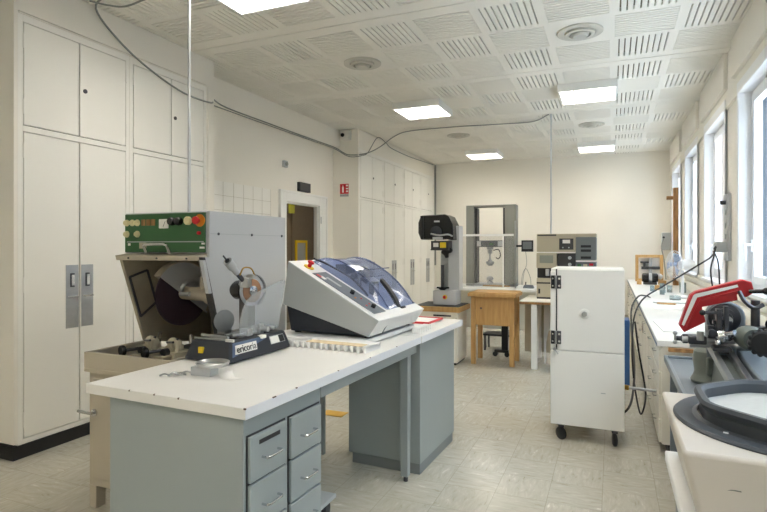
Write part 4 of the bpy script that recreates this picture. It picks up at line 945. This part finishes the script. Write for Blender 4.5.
# items on the counter
t = thing('wooden_frame_stand', 'square wooden frame holding a dark instrument at the far end of the window counter', 'frame', (.39, 10.8, CZ1))
MB().box(0, .05, 0, .08, 0, .48).box(.40, .45, 0, .08, 0, .48).box(.05, .40, 0, .08, .43, .48).box(.05, .40, 0, .08, 0, .05).build('frame', 'wood', t, .003)
MB().box(.22, .27, .03, .06, .05, .42).build('column', 'alum', t); MB().box(.10, .40, .01, .07, .22, .27).box(.08, .22, .01, .07, .33, .36).cyl((.15, .04, .27), (.15, .04, .36), .02).build('clamp', 'instrdk', t, .003)
bx('backing_sheet', 'paper', t, .05, .40, .075, .08, .05, .42, bevel=0)
t = thing('electric_motor', 'black electric motor on a small wooden base on the far counter', 'motor', (.46, 10.0, CZ1))
MB().lathe([(0, 0), (.06, 0), (.075, .02), (.075, .22), (.06, .24), (0, .24)], (.0, 0, .11), (1, 0, 0), 24).build('body', 'blackgloss', t); MB().lathe([(.076, .10), (.077, .11), (.077, .14), (.076, .15)], (0, 0, .11), (1, 0, 0), 24).build('band', 'alum', t)
MB().box(.02, .22, -.06, .06, 0, .035).build('base', 'instrdk', t); MB().lathe([(0, 0), (.04, 0), (.05, .03), (.02, .06), (0, .06)], (.25, 0, .13), (1, 0, 0), 18).build('pulley', 'alum', t)
MB().box(-.08, -.01, -.1, -.02, 0, .06).build('wooden_block', 'wood', t, .004); MB().box(.24, .36, -.03, .03, 0, .07).build('wooden_block', 'wood', t, .004)
t = thing('wood_offcut', 'short pale wood offcut in front of the electric motor', 'wood block', (.62, 8.75, CZ1)); MB().box(-.08, .08, -.05, .05, 0, .045).box(-.05, .03, -.03, .03, .045, .07).build('block', 'wood', t, .003)
# fan
t = thing('desk_fan', 'white desk fan with wire cage standing on the window counter', 'fan', (.79, 7.5, CZ1), R(18))
MB().lathe([(0, 0), (.10, 0), (.105, .012), (.09, .028), (.03, .04), (0, .04)]).build('base', 'upvc', t); MB().lathe([(.022, .035), (.018, .2), (.02, .33), (0, .33)]).build('stem', 'upvc', t)
MB().lathe([(0, -.03), (.05, -.03), (.058, .02), (.055, .11), (.04, .15), (0, .155)], (0, 0, .41), (1, .15, 0), 24).build('motor_housing', 'upvc', t)
fc = Vector((-.10, -.015, .41)); fd = Vector((1, .15, 0)).normalized()
cg = MB()
for s_, dep in ((1, .045), (-1, -.045)):
    cg.lathe([(.028, dep - .002), (.032, dep), (.028, dep + .002)], fc, fd, 20, True)
    for k in range(28):
        a = 2 * math.pi * k / 28; hh = Vector((-fd.y, fd.x, 0)); rr = lambda r, o: fc + hh * (r * math.cos(a)) + Vector((0, 0, 1)) * (r * math.sin(a)) + fd * o
        cg.tube([rr(.03, dep), rr(.10, dep * .9), rr(.15, dep * .5), rr(.165, 0)], .002, 4, False, False)
cg.lathe([(.163, -.003), (.168, -.003), (.168, .003), (.163, .003)], fc, fd, 40, True).build('cage', 'upvc', t)
M['bluefan'] = mat('pale_blue_blade', '#9fb4d6', .3)
bl = MB(); hh = Vector((-fd.y, fd.x, 0))
for k in range(3):
    a0 = 2 * math.pi * k / 3
    P = []
    for r, da, o in ((.02, -.3, 0), (.08, -.55, -.015), (.14, -.5, -.02), (.148, .1, 0), (.12, .5, .018), (.05, .5, .012), (.02, .3, .0)):
        a = a0 + da; P.append(fc + hh * (r * math.cos(a)) + Vector((0, 0, 1)) * (r * math.sin(a)) + fd * o)
    bl._tag([bl.b.faces.new([bl.b.verts.new(p) for p in P])])
bl.cyl(fc - fd * .02, fc + fd * .02, .025); bl.build('blades', 'bluefan', t, 0, .002)
# jars
jl = ['short glass jar left of the fan', 'glass jar with dark contents left of the fan', 'tall glass jar behind the fan base', 'small glass jar nearest the wood offcut', 'wide glass dish in front of the fan', 'glass beaker close to the window wall']
for k, (x, y, r, h) in enumerate(((.63, 8.2, .035, .09), (.72, 8.3, .035, .10), (.60, 7.9, .03, .15), (.52, 8.45, .03, .08), (.68, 7.15, .06, .05), (.88, 8.3, .04, .14))):
    t = thing('glass_jar', jl[k], 'jar', (x, y, CZ1), 0, 'glassware by the fan')
    MB().lathe([(0, .002), (r, .002), (r, h), (r - .004, h), (r - .004, .006), (0, .006)], seg=20).build('body', 'jar', t)
    MB().cyl((0, 0, .0075), (0, 0, h * .4), r - .0045).build('contents', 'wooddk' if k == 1 else 'casegrey', t)
t = thing('wall_socket_box', 'white double socket box standing on the window counter', 'socket box', (.575, 5.35, CZ1)); MB().box(-.01, .05, -.02, .02, 0, .105).build('body', 'white', t, .003); MB().box(0, .04, -.0215, -.02, .06, .09).box(0, .04, -.0215, -.02, .015, .045).build('socket', 'casegrey', t)
for k, (x, y, sx, sy, rz, l) in enumerate(((.62, 6.2, .24, .17, .1, 'open sheet of white paper on the window counter, nearer one'), (.60, 6.9, .20, .15, -.12, 'sheet of white paper on the window counter close to the fan'), (.55, 4.75, .22, .3, .05, 'flat white board at the near end of the window counter'))):
    o = MB().box(-sx, sx, -sy, sy, 0, .004 if k != 2 else .006, rz=0).build('paper_sheet', 'paper', None); o.location = (x, y, CZ1 + .0005); o.rotation_euler = (0, 0, rz); tag(o, l, 'paper')
t = thing('wooden_scraper', 'flat wooden tool lying on the papers of the window counter', 'tool', (.55, 6.55, CZ1 + .006)); MB().box(-.10, .08, -.02, .02, 0, .012, rz=-.3).build('blade', 'wood', t); 
o = MB().tube([(.42, 6.72, CZ1 + .008), (.6, 6.70, CZ1 + .008), (.9, 6.74, CZ1 + .008)], .005, 6).build('grey_rod', 'cable'); tag(o, 'thin grey rod lying across the window counter', 'rod')
t = thing('leaning_plank', 'long wooden plank with crossbar leaning on the wall between the far windows', 'plank', (.96, 9.95, CZ1)); 
MB().box(-.045, .03, -.06, .06, 0, 1.58).build('board', 'wooddk', t, .006); MB().cyl((-.14, 0, 1.42), (.02, 0, 1.42), .03).build('crossbar', 'wooddk', t)
t = thing('switch_box', 'grey electrical box on the back wall in the right corner', 'switch box', (.92, YB, 1.36)); MB().box(-.06, .09, -.12, 0, -.02, .31).build('housing', 'casegrey', t, .006); MB().cyl((-.03, -.12, .22), (-.03, -.14, .22), .02).build('switch', 'black', t)
cable('wall_cable', 'thin cable hanging from the electrical box in the right corner', 'cable', .012, [(.89, YB - .15, 1.56), (.85, YB - .18, 1.4), (.89, YB - .2, 1.15), (.92, YB - .25, .80)])
# cables from the socket panel
cable('power_cable', 'long black cable from the socket panel across the counter and down to the floor', 'cableblk', .007,
      [(.89, 5.95, 1.38), (.90, 5.90, 1.405), (.845, 5.75, 1.317), (.73, 5.6, 1.247), (.561, 5.5, 1.14), (.394, 5.4, 1.035), (.292, 5.3, .978), (.224, 5.2, .914), (.173, 5.1, .793), (.155, 5.0, .578), (.162, 5.0, .369), (.185, 5.0, .162), (.22, 4.95, .02), (.255, 4.93, .16), (.24, 4.9, .313), (.20, 4.85, .55), (.17, 4.8, .8)])
cable('power_cable', 'black cable hanging straight down from the socket panel behind the red guard', 'cableblk', .007, [(.89, 5.96, 1.36), (.89, 5.72, 1.25), (.90, 5.70, 1.0), (.92, 5.70, .80)])
cable('power_cable', 'second black cable hanging from the socket panel, bowed towards the room', 'cableblk', .007, [(.885, 5.95, 1.36), (.86, 5.75, 1.32), (.83, 5.72, 1.18), (.86, 5.75, .95), (.87, 5.76, .80)])
cable('air_hose', 'dark hose arching off the counter edge behind the white cabinet and looping to the floor', 'cableblk', .009, [(.42, 7.2, .80), (.36, 7.1, .825), (.28, 6.9, .83), (.20, 6.6, .72), (.19, 6.2, .5), (.18, 5.2, .35), (.14, 4.7, .18), (.07, 4.65, .10), (.03, 4.65, .22), (.04, 4.62, .5), (.045, 4.62, .75)], 'hose')
t = thing('air_pipe', 'horizontal metal pipe with brass fitting between the white cabinet and the counter', 'pipe', (0, 0, 0))
MB().cyl((.082, 4.3, .385), (.285, 4.22, .395), .010).build('pipe', 'steel', t); MB().lathe([(0, 0), (.018, 0), (.018, .03), (.012, .035), (0, .04)], (.0815, 4.3, .385), (1, -.4, 0), 12).build('fitting', 'brass', t)
o = MB().box(.10, .165, 6.0, 6.25, 0, .66).build('blue_case', 'blue', None, .01); tag(o, 'tall blue case standing on the floor behind the white cabinet', 'case')

# ================================================================ grey steel table and saw with red guard
t = thing('steel_table', 'blue-grey steel table with raised rim in front of the window counter', 'table', (0, 0, 0))
b = MB().box(.31, .96, 2.24, 3.95, .66, .685); b.box(.31, .33, 2.24, 3.95, .685, .70).box(.33, .96, 3.93, 3.95, .685, .70).box(.33, .96, 2.24, 2.26, .685, .70).box(.94, .96, 2.26, 3.93, .685, .70); b.build('top', 'table', t, .004)
for x in (.34, .90):
    for y in (2.30, 3.86): MB().box(x, x + .04, y, y + .04, 0, .66).build('leg', 'table', t, .003)
MB().box(.38, .90, 2.35, 3.85, .15, .17).build('shelf', 'table', t, .003)
t = thing('metal_saw', 'grey cast metal saw with red hinged belt guard on the steel table', 'saw', (0, 0, .686))
MB().lathe([(0, 0), (.088, 0), (.094, .015), (.08, .04), (.075, .06), (.083, .12), (.078, .165), (.05, .19), (0, .195)], (.478, 3.30, 0), (0, 0, 1), 30).build('pedestal', 'gunmetal', t)
MB().box(.445, .515, 3.20, 3.225, .05, .15).build('pedestal_cover', 'gunmetal', t, .012)
# bed running towards the front
MB().prism([(2.52, .115), (2.52, .15), (3.22, .235), (3.22, .20)], lambda a, b_, t_: (t_, a, b_), .445, .470).prism([(2.52, .115), (2.52, .15), (3.22, .235), (3.22, .20)], lambda a, b_, t_: (t_, a, b_), .515, .540).build('bed', 'steel', t, .003)
MB().prism([(2.45, 0), (2.45, .10), (2.52, .115), (3.10, .185), (3.20, .02), (3.20, 0)], lambda a, b_, t_: (t_, a, b_), .465, .53).build('bed_casting', 'gunmetal', t, .008)
# cross spindle
MB().cyl((.325, 3.10, .252), (.60, 3.08, .262), .016).cyl((.36, 3.12, .222), (.62, 3.10, .235), .013).build('cross_bar', 'steel', t)
MB().box(.35, .43, 3.07, 3.15, .232, .272).box(.45, .53, 3.03, 3.12, .20, .23).build('slide_block', 'darksteel', t, .006)
MB().lathe([(0, 0), (.024, 0), (.024, .02), (.012, .03), (.012, .05), (0, .05)], (.35, 3.11, .252), (-1, 0, 0), 16).build('end_wheel', 'darksteel', t)
for dz in (-.022, .024): MB().ball((.295, 3.11, .254 + dz), .011).cyl((.295, 3.11, .254), (.295, 3.11, .254 + dz), .005).build('crank_ball', 'steel', t)
MB().lathe([(0, 0), (.026, 0), (.032, .014), (.024, .035), (.014, .045), (0, .045)], (.475, 3.02, .285), (.6, -.5, .3), 20).ball((.462, 2.98, .262), .013).cyl((.49, 3.0, .30), (.525, 2.95, .318), .011).cyl((.52, 3.04, .27), (.54, 2.99, .30), .010).build('clamp_handles', 'chrome', t)
MB().box(.463, .485, 3.02, 3.07, .25, .415).box(.495, .515, 3.02, 3.06, .28, .43).cyl((.41, 3.03, .395), (.47, 3.03, .398), .008).box(.45, .53, 3.03, 3.06, .34, .36).build('tool_post', 'darksteel', t, .003)
MB().cyl((.40, 3.06, .255), (.40, 3.06, .30), .016).build('cap', 'steel', t)
MB().box(.43, .46, 3.04, 3.09, .27, .33).cyl((.445, 3.0, .30), (.445, 3.1, .30), .018).box(.485, .51, 3.09, 3.14, .25, .30).build('fittings', 'darksteel', t, .003); MB().cyl((.54, 3.02, .245), (.59, 3.01, .25), .024).build('collar', 'steel', t)
MB().ball((.405, 3.03, .395), .014).build('lever_ball', 'blackgloss', t)
arch = [(-.085, 0), (-.085, .22)] + [(.085 * math.cos(R(a)), .22 + .075 * math.sin(R(a))) for a in range(165, -1, -15)] + [(.085, 0)]
MB().prism(arch, lambda a, b_, t_: (.535 + a, t_, .14 + b_), 3.22, 3.30).build('headstock', 'table', t, .008)
MB().lathe([(0, 0), (.072, 0), (.072, .02), (.05, .022), (.048, .04), (.034, .042), (.03, .055), (0, .057)], (.525, 3.22, .355), (0, -1, 0), 30).build('pulley', 'darksteel', t)
MB().cyl((.525, 3.165, .355), (.525, 3.09, .355), .018).build('spindle_nose', 'steel', t)
# red guard
RG = [(.313, .318), (.335, .284), (.430, .342), (.412, .415), (.565, .455), (.560, .485), (.60, .47), (.633, .495), (.622, .545), (.585, .556), (.386, .492), (.362, .474)]
MB().prism(RG, lambda a, b_, t_: (a, t_, b_), 3.10, 3.16).build('belt_guard', 'red', t, .005)
MB().prism([(.321, .326), (.333, .317), (.391, .462), (.566, .519), (.562, .531), (.377, .478)], lambda a, b_, t_: (a, t_, b_), 3.096, 3.0995).build('guard_stripe', 'paper', t)
MB().tube([(.345, 3.098, .31), (.406, 3.098, .450), (.565, 3.098, .500)], .004, 6, False).tube([(.318, 3.098, .318), (.368, 3.098, .470), (.386, 3.098, .487), (.585, 3.098, .551)], .004, 6, False).build('guard_rib', 'red', t)
MB().cyl((.61, 3.09, .50), (.67, 3.06, .505), .010).ball((.672, 3.06, .505), .017).build('guard_pivot', 'blackgloss', t)
MB().tube([(.566, 3.08, .500), (.585, 3.06, .455), (.62, 3.05, .425), (.66, 3.06, .44)], .010, 8).build('guard_stay', 'darksteel', t)
MB().cyl((.64, 3.12, .15), (.64, 3.12, .455), .019).box(.60, .76, 3.08, 3.14, .29, .33).build('support_column', 'darksteel', t)
MB().cyl((.56, 3.1, .30), (.76, 3.08, .33), .016).ball((.70, 3.08, .345), .03).build('motor_arm', 'blackgloss', t)
MB().lathe([(0, 0), (.045, .0), (.058, .025), (.05, .08), (0, .09)], (.60, 2.95, .29), (-.3, 1, 0), 24).build('chuck_body', 'gunmetal', t)
kn = MB()
kn.lathe([(0, -.022), (.045, -.022), (.055, -.014), (.055, .014), (.045, .022), (0, .022)], (.625, 2.90, .283), (.2, 1, 0), 28)
for k in range(14):
    a = 2 * math.pi * k / 14; kn.ball((.625 + .053 * math.cos(a), 2.90, .283 + .053 * math.sin(a)), .012, 8)
kn.build('knurled_handwheel', 'black', t)
MB().prism([(2.55, 0), (2.55, .16), (3.0, .185), (3.15, .22), (3.15, 0)], lambda a, b_, t_: (t_, a, b_), .565, .86).build('side_casting', 'table', t, .01)
MB().box(.60, .70, 2.545, 2.55, .07, .11).build('side_slot', 'gunmetal', t, .003)

# ================================================================ beige polishing machine at the bottom right
t = thing('polishing_machine', 'beige fibreglass polishing machine with dark rubber basin at the bottom right', 'machine', (0, 0, 0))
bz = .90
b = MB(); lo = [(.205, 1.56), (.93, 1.56), (.93, 2.06), (.205, 2.06)]; hi = [(.157, 1.505), (.96, 1.505), (.96, 2.115), (.157, 2.115)]
vl = [b.b.verts.new((x, y, .70)) for x, y in lo]; vh = [b.b.verts.new((x, y, bz)) for x, y in hi]
b.b.faces.new(vl[::-1]); b.b.faces.new(vh)
for i in range(4): b.b.faces.new((vl[i], vl[(i + 1) % 4], vh[(i + 1) % 4], vh[i]))
b.build('body', 'pinkbeige', t, .012)
bx('ledge', 'offwhite', t, .168, .96, 1.52, 2.10, .665, .70, bevel=.005)
bx('base_cabinet', 'bench_dark', t, .20, .95, 1.55, 2.09, 0, .665)
cc = (.495, 1.84, bz)
MB().lathe([(.322, -.004), (.325, .004), (.319, .010), (.285, .012), (.275, .006), (.262, .012), (.262, -.004)], cc, (0, 0, 1), 64, True).build('flange', 'rimgrey', t)
# octagonal raised rim
def octa(r, k=2): 
    out = []
    for i in range(8):
        a = R(22.5 + 45 * i); 
        for d in (-9, -3, 3, 9): out.append((r / math.cos(R(0)) * math.cos(a + R(d)) * (1 - abs(d) * .0 - .0) * (1.0 if abs(d) < 5 else .985), r * math.sin(a + R(d)) * (1.0 if abs(d) < 5 else .985)))
    return out
def loft(b, rings, closed=False):
    V = [[b.b.verts.new((cc[0] + x, cc[1] + y, cc[2] + z)) for x, y in octa(r)] for r, z in rings]
    n = len(V[0]); rng = range(len(V) if closed else len(V) - 1)
    for k in rng:
        A, B = V[k], V[(k + 1) % len(V)]
        for i in range(n): j = (i + 1) % n; b._tag([b.b.faces.new((A[i], A[j], B[j], B[i]))], False)
b = MB(); loft(b, [(.262, .004), (.258, .035), (.270, .045), (.276, .058), (.270, .068), (.256, .068), (.246, .058), (.246, .0), (.244, -.02), (.254, -.02)], True); b.build('basin_rim', 'rimgrey', t)
b = MB(); V = [b.b.verts.new((cc[0] + x, cc[1] + y, cc[2] + .030)) for x, y in octa(.2455)]; b.b.faces.new(V); b.build('basin_plate', 'water', t)
MB().cyl((.27, 1.66, .912), (.28, 1.655, .912), .003).build('rim_screw', 'paper', t)
MB().tube([(.24, 1.535, .80), (.26, 1.53, .813), (.285, 1.525, .815)], .0015, 5).build('scuff', 'gunmetal', t)
